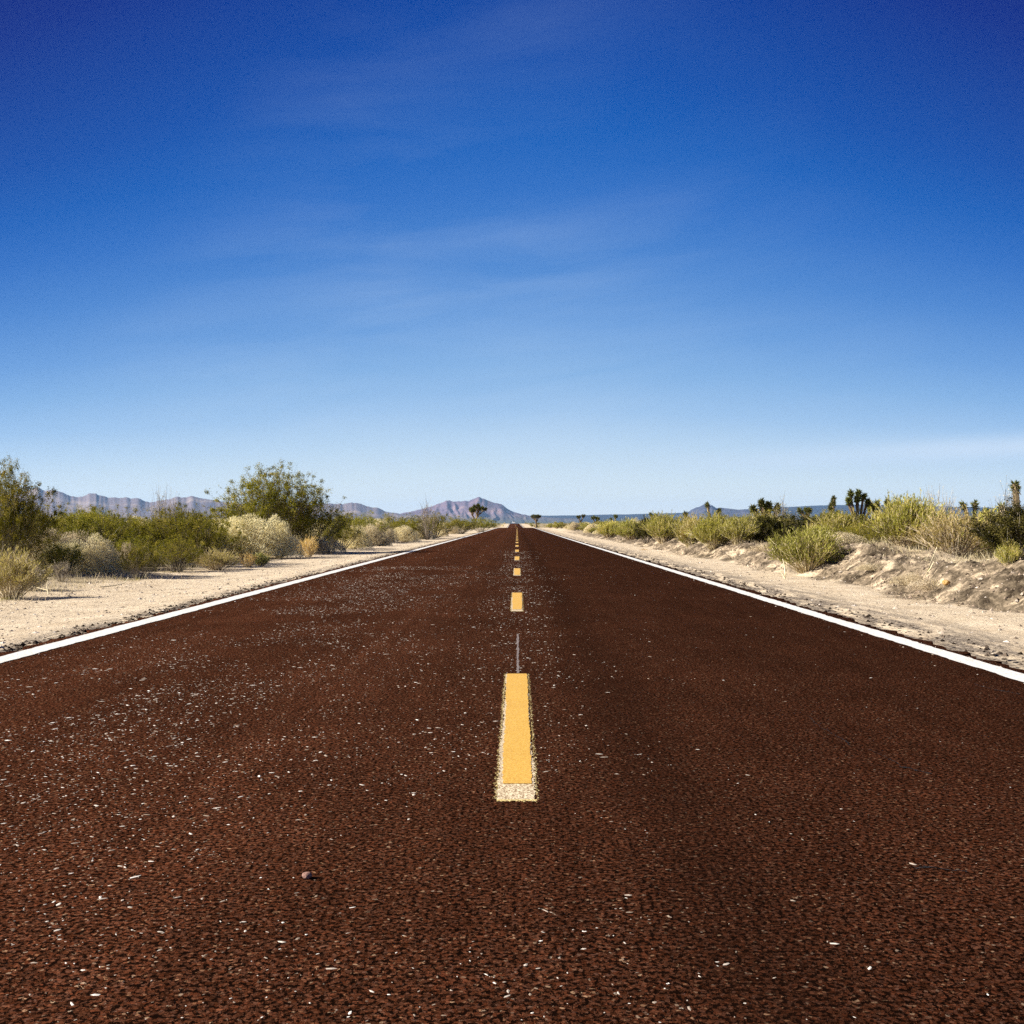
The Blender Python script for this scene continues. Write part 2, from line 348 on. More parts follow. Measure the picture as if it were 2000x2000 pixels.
me = mesh_np('ground', np.stack([GX, GY, GZ], -1).reshape(-1, 3), faces, M_SAND, True,
             {'bank': ('POINT', bankA), 'wild': ('POINT', wildA), 'edge': ('POINT', edgeA)})
tag(link('ground', me), 'pale sandy desert ground on both sides of the road', kind='structure')

# ------------------------------------------------------------------ road
def ribbon(name, ul, ur, y0, y1, zoff, m, step=0.12, jag=0.0, seed=0, fine=14, side=0.0):
    """strip of the road surface between offsets ul..ur from the centre line"""
    yy = [y for y in ([y0] + [v for v in YS if y0 + 1e-3 < v < y1 - 1e-3] + [y1])]
    if step:
        extra = np.arange(y0, min(y1, 45), step); yy = sorted(set(yy) | set(extra.tolist()))
    yy = np.array(yy); z = roadz(yy) + zoff; xr = roadx(yy)
    ul_, ur_ = (f(yy) if callable(f) else f for f in (ul, ur))
    def jg(s): return (vnoise(yy * fine, yy * 0, seed + s) - .5) * jag + (vnoise(yy * 3.1, yy * 0, seed + s + 5) - .5) * jag
    a = np.stack([xr + ul_ + jg(1), yy, z], 1); b = np.stack([xr + ur_ + jg(2), yy, z], 1)
    n = len(yy); V = [a, b]
    i = np.arange(n - 1); F = [np.stack([i, i + n, i + n + 1, i + 1], 1)]
    if side:
        V += [a + [-0.02, 0, -side], b + [0.02, 0, -side]]
        F += [np.stack([i + 2 * n, i, i + 1, i + 2 * n + 1], 1), np.stack([i + n, i + 3 * n, i + 3 * n + 1, i + n + 1], 1)]
    me = mesh_np(name, np.concatenate(V), np.concatenate(F), m)
    return me
LW, RWW = 3.47, 3.00
def stones(name, pts, sizes, flat, m, seed=0, long=1.0):
    """irregular little polyhedra: pts Nx3, sizes N"""
    r = np.random.default_rng(seed); n = len(pts)
    base = np.array([[1, 0, 0], [.31, .95, 0], [-.81, .59, 0], [-.81, -.59, 0], [.31, -.95, 0], [0.1, 0.1, 1]])
    V = base[None] * (0.6 + 0.8 * r.random((n, 6, 1)))
    a = r.random(n) * 6.283; ca, sa = np.cos(a), np.sin(a)
    el = 0.6 + r.random(n) * 0.9
    x = V[..., 0] * el[:, None] * long; y = V[..., 1] / long ** .5
    X = x * ca[:, None] - y * sa[:, None]; Y = x * sa[:, None] + y * ca[:, None]; Z = V[..., 2] * flat - 0.12 * flat
    V = np.stack([X, Y, Z], -1) * sizes[:, None, None] + pts[:, None, :]
    f = np.array([[0, 1, 5], [1, 2, 5], [2, 3, 5], [3, 4, 5], [4, 0, 5]])
    F = (f[None] + (np.arange(n) * 6)[:, None, None]).reshape(-1, 3)
    sh = np.repeat(r.random(n), 5)
    return mesh_np(name, V.reshape(-1, 3), F, m, False, {'shade': ('FACE', sh)})
def on_road(x, y, dz=0.0): return np.stack([x, y, roadz(y) + dz], 1)
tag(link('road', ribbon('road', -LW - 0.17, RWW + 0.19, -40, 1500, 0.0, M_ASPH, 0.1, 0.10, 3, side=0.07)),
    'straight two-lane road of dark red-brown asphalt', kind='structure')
tag(link('edge_line', ribbon('edge_line', -LW - 0.09, -LW + 0.09, -10, 1480, 0.004, M_WHITE, 0.03, 0.012, 11)),
    'solid white painted line along the left edge of the asphalt', 'road marking')
tag(link('edge_line', ribbon('edge_line', RWW - 0.08, RWW + 0.08, -10, 1480, 0.004, M_WHITE, 0.03, 0.014, 15)),
    'solid white painted line along the right edge of the asphalt', 'road marking')
ordn = ['nearest', 'second', 'third', 'fourth', 'fifth', 'sixth', 'seventh', 'eighth', 'ninth', 'tenth']
for k in range(92):
    y0 = 3.62 + 7.3 * k; y1 = y0 + 2.64
    if 215 < y0 < 395 or y1 > 716: continue
    r = empty('centre_dash', (float(roadx(y0)), y0, float(roadz(y0)) + 0.004))
    w = 0.066
    a = ribbon('border', -w - 0.001, w - 0.006, y0 - 0.20, y1, 0.0015 if k < 3 else 0.004, M_BEAD, 0.006 if k < 2 else 0, 0.010 if k < 3 else 0, 40 + k, fine=80)
    b = ribbon('paint', (lambda v, a=y0: -.050 - .010 * np.clip((v - a) / 2.2, 0, 1)), (lambda v, a=y0: .051 + .011 * np.clip((v - a) / 2.2, 0, 1)), y0, y1, 0.003 if k < 3 else 0.008, M_YELLOW, 0.008 if k < 2 else 0, 0.007 if k < 3 else 0, 90 + k, fine=60)
    if k < 4:       # fine spray of paint specks round the dash
        q_ = np.random.default_rng(500 + k); n_ = (2400, 1000, 400, 200)[k]
        sy_ = np.where(q_.random(n_) < .25, y0 - .20 - .010 * np.abs(q_.standard_normal(n_)) , y0 - .20 + (y1 - y0 + .2) * q_.random(n_)); sd_ = np.where(q_.random(n_) < .6, -1, 1)
        sx_ = np.where(sy_ < y0 - .20, (q_.random(n_) * 2 - 1) * w, sd_ * (w - .002) + sd_ * .0055 * np.abs(q_.standard_normal(n_)) + np.where(sd_ < 0, -.003, 0))
        sp_ = link('overspray', stones('overspray', on_road(sx_, sy_, .001), .0012 + .0022 * q_.random(n_) ** 2, .3, M_BEADS, 5), r); sp_.location = -r.location; sp_['kind'] = 'stuff'
    for nm, q in (('paint_border', a), ('paint', b)):
        o = link(nm, q, r); o.location = -r.location
    lab = ('%s yellow dash of the centre line, counted from the camera' % ordn[k]) if k < 10 else \
        ('small distant yellow dash of the centre line before the road crest' if y0 < 215 else 'tiny yellow dash of the centre line on the far rise of the road')
    if k == 0: lab = 'nearest and largest yellow centre dash, with a rough cream border'
    tag(r, lab, 'road marking', 'yellow dashes along the centre line')
tag(link('paint_trail', ribbon('paint_trail', -0.003, 0.012, 6.3, 8.5, 0.0015, M_DRIP, 0.02, 0.008, 77)),
    'thin grey streak of paint running on from the nearest yellow dash', 'paint mark')

# ------------------------------------------------------------------ small scattered stuff
# pale flakes of stone on the asphalt: dense in the left lane and along the centre line
r = np.random.default_rng(5)
def band(n, cx, sx, y0, y1):
    y = 1.5 + (y0 - 1.5) + (y1 - y0) * r.random(n) ** 1.25; x = cx + sx * r.standard_normal(n); return x, y
X = []; Y = []
for n, cx, sx, y0, y1 in ((13500, -2.2, .66, 2.2, 22), (4600, -1.0, .9, 1.6, 20), (4200, 0.02, .24, 1.6, 34), (600, -0.1, 0.5, 8, 50), (350, 1.6, 1.1, 1.6, 24), (400, -2.2, .5, 20, 50), (1500, -1.5, .5, 2.0, 6), (500, .1, .25, 2.4, 4)):
    a, b = band(n, cx, sx, y0, y1); X.append(a); Y.append(b)
X = np.concatenate(X); Y = np.concatenate(Y)
keep = (X > -3.3) & (X < 2.85) & (fbm(X * 1.7, Y * 1.1, 61) + 0.25 * r.random(len(X)) > 0.56) & ~((np.abs(X) < .09) & (((Y - 3.4) % 7.3) < 2.9) & (r.random(len(X)) < .95))
X, Y = X[keep], Y[keep]
sz = (0.0023 + 0.0056 * r.random(len(X)) ** 4.5) * (.7 + .3 * np.clip((Y - 1.8) / 3, 0, 1)) * (1 + np.clip(Y - 4, 0, 30) * 0.028)
tag(link('stone_flakes', stones('stone_flakes', on_road(X, Y, 0.0005), sz, 0.22, M_FLAKE, 9, 1.6)),
    'pale chips of stone scattered over the asphalt, thickest in the left lane', kind='stuff')
# crumbs of asphalt beside the left line and right line
n = 3800
y = 4 + 50 * r.random(n) ** 1.6
x = -LW - 0.20 - np.abs(r.standard_normal(n)) * 0.13
kk = fbm(x * 3, y * .9, 71) > 0.42; x, y = x[kk], y[kk]
x2 = RWW + 0.22 + r.random(900) * 0.35; y2 = 5 + 40 * r.random(900) ** 1.5
x = np.concatenate([x, x2]); y = np.concatenate([y, y2])
zz = np.maximum(ground(x, y), roadz(y) * (np.abs(x) < 3.65) - 0.5 * (np.abs(x) >= 3.65))
tag(link('asphalt_crumbs', stones('asphalt_crumbs', np.stack([x, y, zz], 1), 0.006 + 0.020 * r.random(len(x)) ** 2.5, 0.8, M_CRUMB, 4)),
    'dark crumbs of broken asphalt lying beside the white edge lines', kind='stuff')
# gravel on the shoulders
n = 15000
y = 4.5 + 55 * r.random(n) ** 1.7; x = np.where(r.random(n) < .62, -3.75 - 4.2 * r.random(n), 3.5 + 3.6 * r.random(n))
xe = np.where(r.random(1500) < .5, -LW - .12 + .35 * np.abs(r.standard_normal(1500)) * .6, RWW + .12 - .3 * np.abs(r.standard_normal(1500)) * .5); ye = 4 + 35 * r.random(1500) ** 1.5
xg = np.concatenate([x, xe]); yg = np.concatenate([y, ye]); zg = np.concatenate([ground(x, y), roadz(ye) + .001]); n = len(xg); sg = (0.005 + 0.024 * r.random(n) ** 4) * np.where(np.arange(n) < len(x), 1, .35)
tag(link('gravel', stones('gravel', np.stack([xg, yg, zg], 1), sg, 0.7, M_STONE, 6)),
    'small stones strewn over both sandy shoulders', kind='stuff')
# clods on the bank
n = 16000
y = 8 + 50 * r.random(n) ** 1.5; x = toe(y) + 0.05 + 2.3 * r.random(n)
tag(link('clods', stones('clods', np.stack([x, y, ground(x, y)], 1), 0.007 + 0.026 * r.random(n) ** 4, 1.0, M_CLOD, 8)),
    'grey-brown clods of earth on the graded bank right of the road', kind='stuff')

# ------------------------------------------------------------------ plant geometry
def tubes(paths, r0, r1, sides=3):
    """paths: list of (k,3) arrays"""
    V = []; F = []; S = []; off = 0
    ang = np.arange(sides) * 2 * math.pi / sides
    for pi, (p, a, b) in enumerate(zip(paths, r0, r1)):
        k = len(p); d = np.gradient(p, axis=0); d /= np.linalg.norm(d, axis=1, keepdims=True) + 1e-9
        up = np.where(np.abs(d[:, 2:3]) < .9, [[0, 0, 1.]], [[1., 0, 0]])
        s = np.cross(d, up); s /= np.linalg.norm(s, axis=1, keepdims=True) + 1e-9; t = np.cross(d, s)
        rad = np.linspace(a, b, k)[:, None, None]
        ring = p[:, None] + rad * (np.cos(ang)[None, :, None] * s[:, None] + np.sin(ang)[None, :, None] * t[:, None])
        V.append(ring.reshape(-1, 3))
        for i in range(k - 1):
            for j in range(sides):
                j2 = (j + 1) % sides
                F.append((off + i * sides + j, off + i * sides + j2, off + (i + 1) * sides + j2, off + (i + 1) * sides + j)); S.append(pi)
        off += k * sides
    return np.concatenate(V), np.array(F), np.array(S)
def leaves(pos, dirn, ln, wd, r, nrm=None):
    """folded leaf quads at pos along dirn"""
    n = len(pos); dirn = dirn / (np.linalg.norm(dirn, axis=1, keepdims=True) + 1e-9)
    q = r.standard_normal((n, 3)) if nrm is None else nrm; s = np.cross(dirn, q); s /= np.linalg.norm(s, axis=1, keepdims=True) + 1e-9
    ln = ln[:, None]; wd = wd[:, None]; nn = np.cross(dirn, s)
    a = pos; b = pos + dirn * ln * .5 + s * wd * .5 + nn * wd * .2; c = pos + dirn * ln; d_ = pos + dirn * ln * .5 - s * wd * .5 + nn * wd * .2
    V = np.stack([a, b, c, d_], 1).reshape(-1, 3); i = np.arange(n) * 4
    return V, np.stack([i, i + 1, i + 2, i + 3], 1)
def unit(r, n):
    v = r.standard_normal((n, 3)); return v / np.linalg.norm(v, axis=1, keepdims=True)
def grow(r, n_main, H, W, lean=1.0, sub=4, curve=.35, base=.08, hvar=.35, subl=(.18, .35)):
    """vase-shaped shoots; returns list of paths (main + sub-twigs)"""
    paths = []; tw = []
    for i in range(n_main):
        a = r.random() * 6.283; sp = r.random() ** .6
        h = H * (1 - hvar * sp ** 2) * (1 - .25 * r.random()); rad = W * .5 * sp * lean
        tip = np.array([math.cos(a) * rad, math.sin(a) * rad, h])
        b = np.array([math.cos(a), math.sin(a), 0]) * base * r.random()
        t = np.linspace(0, 1, 6)[:, None]
        mid = b + (tip - b) * t; mid[:, :2] += (np.array([math.cos(a), math.sin(a)]) * rad * curve)[None] * (t * (1 - t))
        mid += np.cumsum(r.standard_normal((6, 3)) * .016 * H, 0) * t
        paths.append(mid)
        for j in range(sub):
            f = .35 + .6 * r.random(); k = min(int(f * 5), 4); p0 = mid[k] + (mid[k + 1] - mid[k]) * (f * 5 - k)
            d = (mid[k + 1] - mid[k]); d = d / np.linalg.norm(d) + .75 * unit(r, 1)[0] + [0, 0, .25]
            l = H * (subl[0] + (subl[1] - subl[0]) * r.random())
            q = p0 + d / np.linalg.norm(d) * l * np.linspace(0, 1, 3)[:, None]; q[1:] += r.standard_normal((2, 3)) * .015 * H
            tw.append(q)
    return paths, tw
def along(paths, r, n, lo, hi, jit):
    P = []; D = []
    ids = r.integers(0, len(paths), n)
    for i in ids:
        p = paths[i]; k = len(p) - 1; f = (lo + (hi - lo) * r.random()) * k; j = min(int(f), k - 1)
        P.append(p[j] + (p[j + 1] - p[j]) * (f - j)); D.append(p[j + 1] - p[j])
    P = np.array(P) + r.standard_normal((n, 3)) * jit; D = np.array(D); D /= np.linalg.norm(D, axis=1, keepdims=True) + 1e-9
    return P, D
def plant_parts(name, Vl, Fl, shade, ml, paths, r0, r1, ms, r):
    a = mesh_np(name + '_foliage', Vl, Fl, ml, False, {'shade': ('FACE', shade)})
    V, F, S = tubes(paths, r0, r1)
    rs = r.random(len(paths))
    b = mesh_np(name + '_stems', V, F, ms, False, {'shade': ('FACE', rs[S])})
    return a, b
def proto(name, parts):
    root = empty(name); link('foliage', parts[0], root); link('stems', parts[1], root); return root

def clumpy(r, P, k=3.0, s=0):
    return fbm(P[:, 0] * k + P[:, 2] * 1.7 * k, P[:, 1] * k + P[:, 2] * .9 * k, s, 2)
def creosote(seed, H=1.5, W=2.0, n=58, nl=11000, leaf=.027, m=None, open_=False):
    r = np.random.default_rng(seed)
    main, tw = grow(r, n, H, W, 1, 7, .35, .12, .42)
    P1, D1 = along(tw, r, int(nl * .8), .15, 1.05, .032 * (H / 1.5) if not open_ else .022)
    P2, D2 = along(main, r, int(nl * .2), .45, 1.0, .03)
    ci = r.integers(0, len(tw), 240 if not open_ else 760); cc = np.array([tw[i][-1] for i in ci]); kq = 44
    P3 = np.repeat(cc, kq, 0) + r.standard_normal((len(cc) * kq, 3)) * (.042 if not open_ else .05) * np.repeat(.5 + r.random(len(cc)), kq)[:, None]; D3 = unit(r, len(P3))
    P = np.concatenate([P1, P2, P3]); D = np.concatenate([D1, D2, D3]); P[:, 2] = np.maximum(P[:, 2], .03)
    c = clumpy(r, P, 5.0, seed); c[len(P1) + len(P2):] += .2; kp = c + r.random(len(P)) * .35 > (.56 if open_ else .48); P, D = P[kp], D[kp]
    n_ = len(P); D = D * .6 + unit(r, n_)
    out = P * [1, 1, .6] / W + unit(r, n_) * .55 + [0, 0, .25]; nc = len(P3)
    cn = P3 - np.repeat(cc, kq, 0); cn /= np.linalg.norm(cn, axis=1, keepdims=True) + 1e-9
    full = np.zeros((len(kp), 3)); full[-nc:] = cn * .8; out = out + full[kp]
    V, F = leaves(P, D, leaf * (.7 + .8 * r.random(n_)), leaf * .62 * (.7 + .6 * r.random(n_)), r, out)
    sh = np.clip(r.random(n_) ** 1.3 * .75 + (clumpy(r, P, 2.2, seed + 3) - .5) * .9 + .12, 0, 1)
    paths = main + tw; r0 = [.009] * len(main) + [.0032] * len(tw); r1 = [.003] * len(main) + [.0014] * len(tw)
    return proto('creosote_bush', plant_parts('creosote', V, F, sh, m or M_CREO, paths, r0, r1, M_STEM, r))
def mound(seed, H=1.0, W=1.7, nl=22000, m=None, name='dry_shrub', ln=.05):
    """dense rounded shrub of fine dry twigs, several lobes"""
    r = np.random.default_rng(seed)
    nlob = 7; L_ = []
    for i in range(nlob):
        a = r.random() * 6.283; q = r.random() ** .5 * .30 * W
        L_.append((math.cos(a) * q, math.sin(a) * q, H * (.62 + .38 * r.random()) * (1 - .35 * (q / (.3 * W)) ** 2), W * (.19 + .10 * r.random())))
    P = []; D = []; NN = []
    for i in range(nl):
        cx, cy, h, w = L_[r.integers(nlob)]
        v = unit(r, 1)[0]; v[2] = abs(v[2]); rad = (.62 + .42 * r.random() ** .45)
        NN.append((v[0] + cx, v[1] + cy, v[2])); P.append((cx + v[0] * w * rad, cy + v[1] * w * rad, max(.01, h * .10 + v[2] * h * .9 * rad))); D.append((v[0] + cx * .8, v[1] + cy * .8, v[2] + .55))
    P = np.array(P); D = .6 * np.array(D) + .9 * unit(r, nl); NN = np.array(NN) + .45 * unit(r, nl)
    kp = clumpy(r, P, 7.0, seed) + .3 * r.random(nl) > .43; P, D, NN = P[kp], D[kp], NN[kp]; n_ = len(P)
    V, F = leaves(P, D, ln * (.5 + r.random(n_)), .007 + .009 * r.random(n_), r, NN)
    sh = np.clip(.32 + .6 * r.random(n_) + (clumpy(r, P, 3.5, seed + 2) - .5) * .8, 0, 1)
    main, tw = grow(r, 50, H * .9, W * .9, 1, 4, .3, .1, .5, (.12, .25))
    paths = main + tw
    return proto(name, plant_parts(name, V, F, sh, m or M_PALE, paths, [.006] * len(main) + [.003] * len(tw), [.003] * len(main) + [.0015] * len(tw), M_PSTEM, r))
def broom(seed, H=1.0, W=1.5, n=150, nl=19000, m=None, name='broom_shrub', bare=False, stem=None):
    """many straight thin green shoots fanning up from the ground"""
    r = np.random.default_rng(seed)
    main, tw = grow(r, n, H, W, 1, 5, .15, .16, .45, (.2, .38))
    P, D = along(tw, r, int(nl * .75), .0, 1.05, .012); P2, D2 = along(main, r, int(nl * .25), .35 if not bare else .6, 1.0, .012)
    P = np.concatenate([P, P2]); D = np.concatenate([D, D2]); kp = clumpy(r, P, 4.0, seed) + .4 * r.random(len(P)) > (.48 if not bare else .6); P, D = P[kp], D[kp]
    n_ = len(P); D = D + .32 * unit(r, n_) + [0, 0, .35]
    V, F = leaves(P, D, .055 * (.5 + r.random(n_)), .009 + .009 * r.random(n_), r, P * [1.5, 1.5, .3] / W + .6 * unit(r, n_))
    sh = np.clip(.1 + .65 * r.random(n_) + (clumpy(r, P, 2.5, seed + 1) - .5) * .8 + (P[:, 2] / H - .5) * .15, 0, 1)
    paths = main + tw
    return proto(name, plant_parts(name, V, F, sh, m or M_BROOM, paths, [.007] * len(main) + [.0035] * len(tw), [.003] * len(main) + [.0018] * len(tw), stem or M_PSTEM, r))
def tuft(seed, H=.45, W=.5, nl=2600, m=None, name='weed_tuft'):
    r = np.random.default_rng(seed)
    main, tw = grow(r, 60, H, W, 1, 2, .3, .05, .4, (.2, .4))
    P, D = along(main + tw, r, nl, .2, 1.05, .01); n_ = len(P)
    V, F = leaves(P, D + .5 * unit(r, n_), .035 * (.5 + r.random(n_)), .004 + .004 * r.random(n_), r)
    paths = main + tw
    return proto(name, plant_parts(name, V, F, r.random(n_), m or M_ORANGE, paths, [.0035] * len(main) + [.002] * len(tw), [.002] * len(main) + [.0012] * len(tw), M_PSTEM, r))
def bare(seed, H=.8, W=1.0, n=26, m=None):
    """leafless grey twigs with a few seed heads"""
    r = np.random.default_rng(seed)
    main, tw = grow(r, n, H, W, 1, 8, .4, .06, .4, (.15, .38))
    P, D = along(tw, r, 700, .6, 1.05, .015); n_ = len(P)
    V, F = leaves(P, D + unit(r, n_), .022 * (.5 + r.random(n_)), .008 + .006 * r.random(n_), r)
    paths = main + tw
    return proto('bare_shrub', plant_parts('bare', V, F, r.random(n_), m or M_GREY, paths, [.008] * len(main) + [.0035] * len(tw), [.004] * len(main) + [.002] * len(tw), M_STEM, r))

def joshua(seed, H=3.0, trunk_h=1.1, spread=1.2, nb=3, levels=3, rs=.30, rad=.10, tips=None, blades=110, shag=.22):
    blades = int(blades * 1.5); rs = rs * 1.05; rad = rad * 1.25
    r = np.random.default_rng(seed)
    paths = []; r0 = []; r1 = []; ends = []
    def rec(p, d, l, lev, rr):
        k = 4; q = [p]
        for i in range(k):
            d = d + r.standard_normal(3) * .10 + np.array([0, 0, .10]); d /= np.linalg.norm(d); q.append(q[-1] + d * l / k)
        q = np.array(q); paths.append(q); r0.append(rr); r1.append(rr * .82)
        if lev == 0 or (lev < levels and r.random() < .28): ends.append((q[-1], d)); return
        m_ = 2 + (r.random() < .55)
        a0 = r.random() * 6.283
        for j in range(m_):
            a = a0 + j * 6.283 / m_ + r.random() * .6
            nd = d * .55 + np.array([math.cos(a), math.sin(a), .35]) * .75 * spread; nd /= np.linalg.norm(nd)
            rec(q[-1], nd, l * (.62 + .25 * r.random()), lev - 1, rr * .82)
    if tips is None:
        rec(np.zeros(3), np.array([0., 0, 1]), trunk_h, levels, rad)
        zmax = max(e[0][2] for e in ends) + rs * .6; s = H / zmax
        paths = [p * s for p in paths]; ends = [(e * s, d) for e, d in ends]
    else:
        for (a, b_, c_) in tips:          # explicit shoots: base, elbow, tip
            p = np.array([a, (np.array(a) + b_) / 2 + r.standard_normal(3) * .03, b_, (np.array(b_) + c_) / 2 + r.standard_normal(3) * .03, c_], float)
            paths.append(p); r0.append(rad); r1.append(rad * .8); d = p[-1] - p[-2]; ends.append((p[-1], d / np.linalg.norm(d)))
    P = []; D = []; Ln = []; sh = []
    for e, d in ends:
        for i in range(blades):
            t_ = r.random()
            v = unit(r, 1)[0]; v = v + d * .75
            if t_ < .35: v = v - d * .9
            P.append(e - d * rs * 1.0 * r.random()); D.append(v); Ln.append(rs * (.65 + .45 * r.random())); sh.append(np.clip(.25 + .6 * r.random() - (.25 if t_ < .35 else 0), 0, 1))
    P = np.array(P); D = np.array(D)
    V, F = leaves(P, D, np.array(Ln), np.full(len(P), .048 * rs / .3), r)
    # shaggy dead leaves down the limbs
    P3, D3 = along(paths, r, int(60 * len(paths) * shag / .22), (.55 if shag < .3 else .25) if tips is not None else .2, 1, 0); n3 = len(P3); side = unit(r, n3)
    side -= D3 * (side * D3).sum(1, keepdims=True); side /= np.linalg.norm(side, axis=1, keepdims=True) + 1e-9
    V3, F3 = leaves(P3 + side * rad * .7, side * .7 - D3 * .9 + .2 * unit(r, n3), np.full(n3, rs * shag), np.full(n3, .025), r)
    Vt, Ft, St = tubes(paths, r0, r1, 7)
    tr = np.random.default_rng(seed).random(len(Ft))
    trunk = mesh_np('joshua_trunk', np.concatenate([Vt, V3]), np.concatenate([Ft, F3 + len(Vt)]), M_TRUNK, False, {'shade': ('FACE', np.concatenate([tr * .7, r.random(n3)]))})
    crown = mesh_np('joshua_crown', V, F, M_YUCCA, False, {'shade': ('FACE', np.array(sh))})
    root = empty('joshua_tree'); link('crown', crown, root); link('trunk', trunk, root)
    return root

# ------------------------------------------------------------------ prototypes
PROTO = {
    'creo': [creosote(s, 1.5, 2.0 + .2 * i) for i, s in enumerate((101, 102, 103, 104))],
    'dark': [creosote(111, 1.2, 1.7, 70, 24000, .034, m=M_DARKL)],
    'pale': [mound(s, 1.0, 1.7) for s in (121, 122, 123)],
    'grey': [mound(131, .8, 1.3, 9000, M_GREY), mound(132, .8, 1.4, 8000, M_GREY)],
    'broom': [broom(s, 1.0, 1.5) for s in (141, 142, 143)],
    'fan': [broom(146, 1.0, 1.7, 130, 11000, M_FAN, bare=True)],
    'lime': [broom(151, .8, 1.3, 130, 13000, M_LIME)],
    'tuft': [tuft(161), tuft(162, .4, .6, m=M_PALE)],
    'tall': [creosote(201, 2.6, 3.3, 110, 30000, .034, open_=True)],
    'bare': [bare(171), bare(172, .9, .9)],
}
USED = {}
def put(kind, x, y, H=None, W=None, v=0, rot=None, label=None, cat='shrub', group=None, sink=.02, z=None):
    lst = PROTO[kind]; v = v % len(lst); pr = lst[v]
    if (kind, v) in USED: o = copy_tree(pr)
    else: o = pr; USED[(kind, v)] = 1
    if 'base' not in pr:
        me = pr.children[0].data; n = len(me.vertices); a = np.empty(n * 3, np.float32); me.vertices.foreach_get('co', a); a = a.reshape(-1, 3)
        DIM[(kind, v)] = (np.percentile(a[:, 2], 99.5), np.percentile(np.abs(a[:, 0]), 98) + np.percentile(np.abs(a[:, 1]), 98)); pr['base'] = 1
    h0, w0 = DIM[(kind, v)]
    sz = H / h0 if H else 1.0; sx = W / w0 if W else sz
    o.location = (x, y, (gz(x, y) if z is None else z) - sink)
    o.rotation_euler = (0, 0, random.random() * 6.283 if rot is None else rot); o.scale = (sx, sx, sz)
    for k in ('label', 'category', 'group'):
        if k in o: del o[k]
    tag(o, label, cat, group)
    PLACED.append((x, y, max(W or w0 * sx, .3) / 2))
    return o
DIM = {}; PLACED = []
def at(px, D): return (px - VX) / FPX * D
def hero(kind, px, D, top, wpx, label, v=0, cat='shrub', rot=None, sink=.03, group=None):
    x = at(px, D); z0 = gz(x, D); H = EYE + (HZ - top) * D / FPX - z0
    return put(kind, x, D, H + sink, wpx * D / FPX, v, rot, label, cat, group, sink)

# left side, front to back
hero('fan', 18, 13.2, 1074, 130, 'tan wiry bush cut off by the left photo edge, nearest plant on the left')
hero('grey', 30, 14.6, 1090, 90, 'low grey twiggy bush behind the nearest tan bush at the left photo edge', 1)
hero('tall', 0, 18.0, 904, 170, 'tall dark olive bush rising against the sky at the left photo edge', 0)
hero('creo', 60, 21.5, 985, 190, 'olive bush just right of the tall one at the left photo edge', 2)
hero('creo', 118, 18.6, 1052, 100, 'small dark green bush standing alone in front of the pale twigs, far left', 1)
hero('grey', 85, 20.0, 1034, 115, 'pale grey dome of twigs behind the small dark green bush, far left', 0)
hero('pale', 195, 19.2, 1048, 95, 'beige twiggy bush between two small dark green bushes, far left', 1)
hero('creo', 272, 17.9, 1056, 95, 'small dark green bush next to the beige twiggy bush, close to the left shoulder', 3)
hero('creo', 185, 22.0, 990, 190, 'olive bush with a bumpy top under the two pale mountain peaks', 3)
hero('creo', 262, 23.5, 996, 150, 'olive bush in the middle of the long green thicket on the left', 1)
hero('creo', 345, 22.5, 988, 170, 'olive bush at the right end of the thicket, ahead of the tallest bush', 0)
hero('creo', 395, 24.0, 1000, 150, 'dark olive bush touching the left side of the big pale domed bush', 2)
hero('creo', 345, 20.3, 1045, 110, 'low shaded green bush behind the straw-coloured tuft, left', 2)
hero('grey', 150, 20.6, 1040, 100, 'beige twiggy dome behind the gap between the two small dark green bushes', 0)
hero('grey', 240, 20.4, 1062, 60, 'small beige twiggy clump touching the second small dark green bush', 1)
hero('bare', 120, 16.6, 1092, 60, 'sparse grey twigs on open sand in front of the first small dark green bush', 0)
hero('bare', 318, 24.0, 948, 60, 'bare grey twigs poking into the sky above the left thicket', 0)
hero('fan', 422, 21.2, 1072, 82, 'straw-yellow bush at the shoulder, in front of the big pale domed bush')
hero('tuft', 484, 22.5, 1078, 34, 'small orange-brown tuft left of a tiny green plant at the left shoulder', 0, 'tuft')
hero('lime', 510, 23.4, 1080, 32, 'tiny green plant at the foot of the big pale domed bush', 0, 'plant')
hero('pale', 482, 27.8, 1010, 130, 'big pale domed bush, left half of the pair below the tallest bush', 0)
hero('pale', 543, 28.4, 1012, 82, 'pale cream bush, right half of the pair below the tallest bush', 1)
hero('tuft', 602, 29.4, 1047, 46, 'orange dry tuft alone at the shoulder right of the pale domed bushes', 0, 'tuft')
hero('tall', 540, 32.5, 911, 205, 'tallest bush on the left, airy olive crown standing against the sky')
hero('creo', 600, 33.5, 960, 150, 'dense olive bush under the right side of the tallest bush', 1)
hero('creo', 475, 34.5, 972, 140, 'olive bush under the left side of the tallest bush', 3)
hero('creo', 668, 37.0, 1003, 90, 'low olive bush between the tallest bush and the pale row by the shoulder', 0)
hero('grey', 640, 33.0, 1048, 60, 'low grey-brown twigs below the dense olive bush, at the shoulder', 1)
hero('pale', 688, 38.5, 1027, 60, 'first pale bush of the long straw row along the left shoulder', 2)
hero('pale', 722, 43.0, 1026, 62, 'second pale bush of the long straw row along the left shoulder', 0)
hero('pale', 752, 50.0, 1016, 46, 'tallest pale rounded bush in the straw row along the left shoulder', 1)
hero('pale', 745, 43.5, 1044, 44, 'low pale bush in front of the tallest one in the straw row, left', 2)
hero('pale', 790, 52.5, 1028, 50, 'pale bush with a dark green foot in the straw row, left', 0)
hero('pale', 822, 62.0, 1024, 46, 'pale bush of the straw row below the low saddle of the mountains', 1)
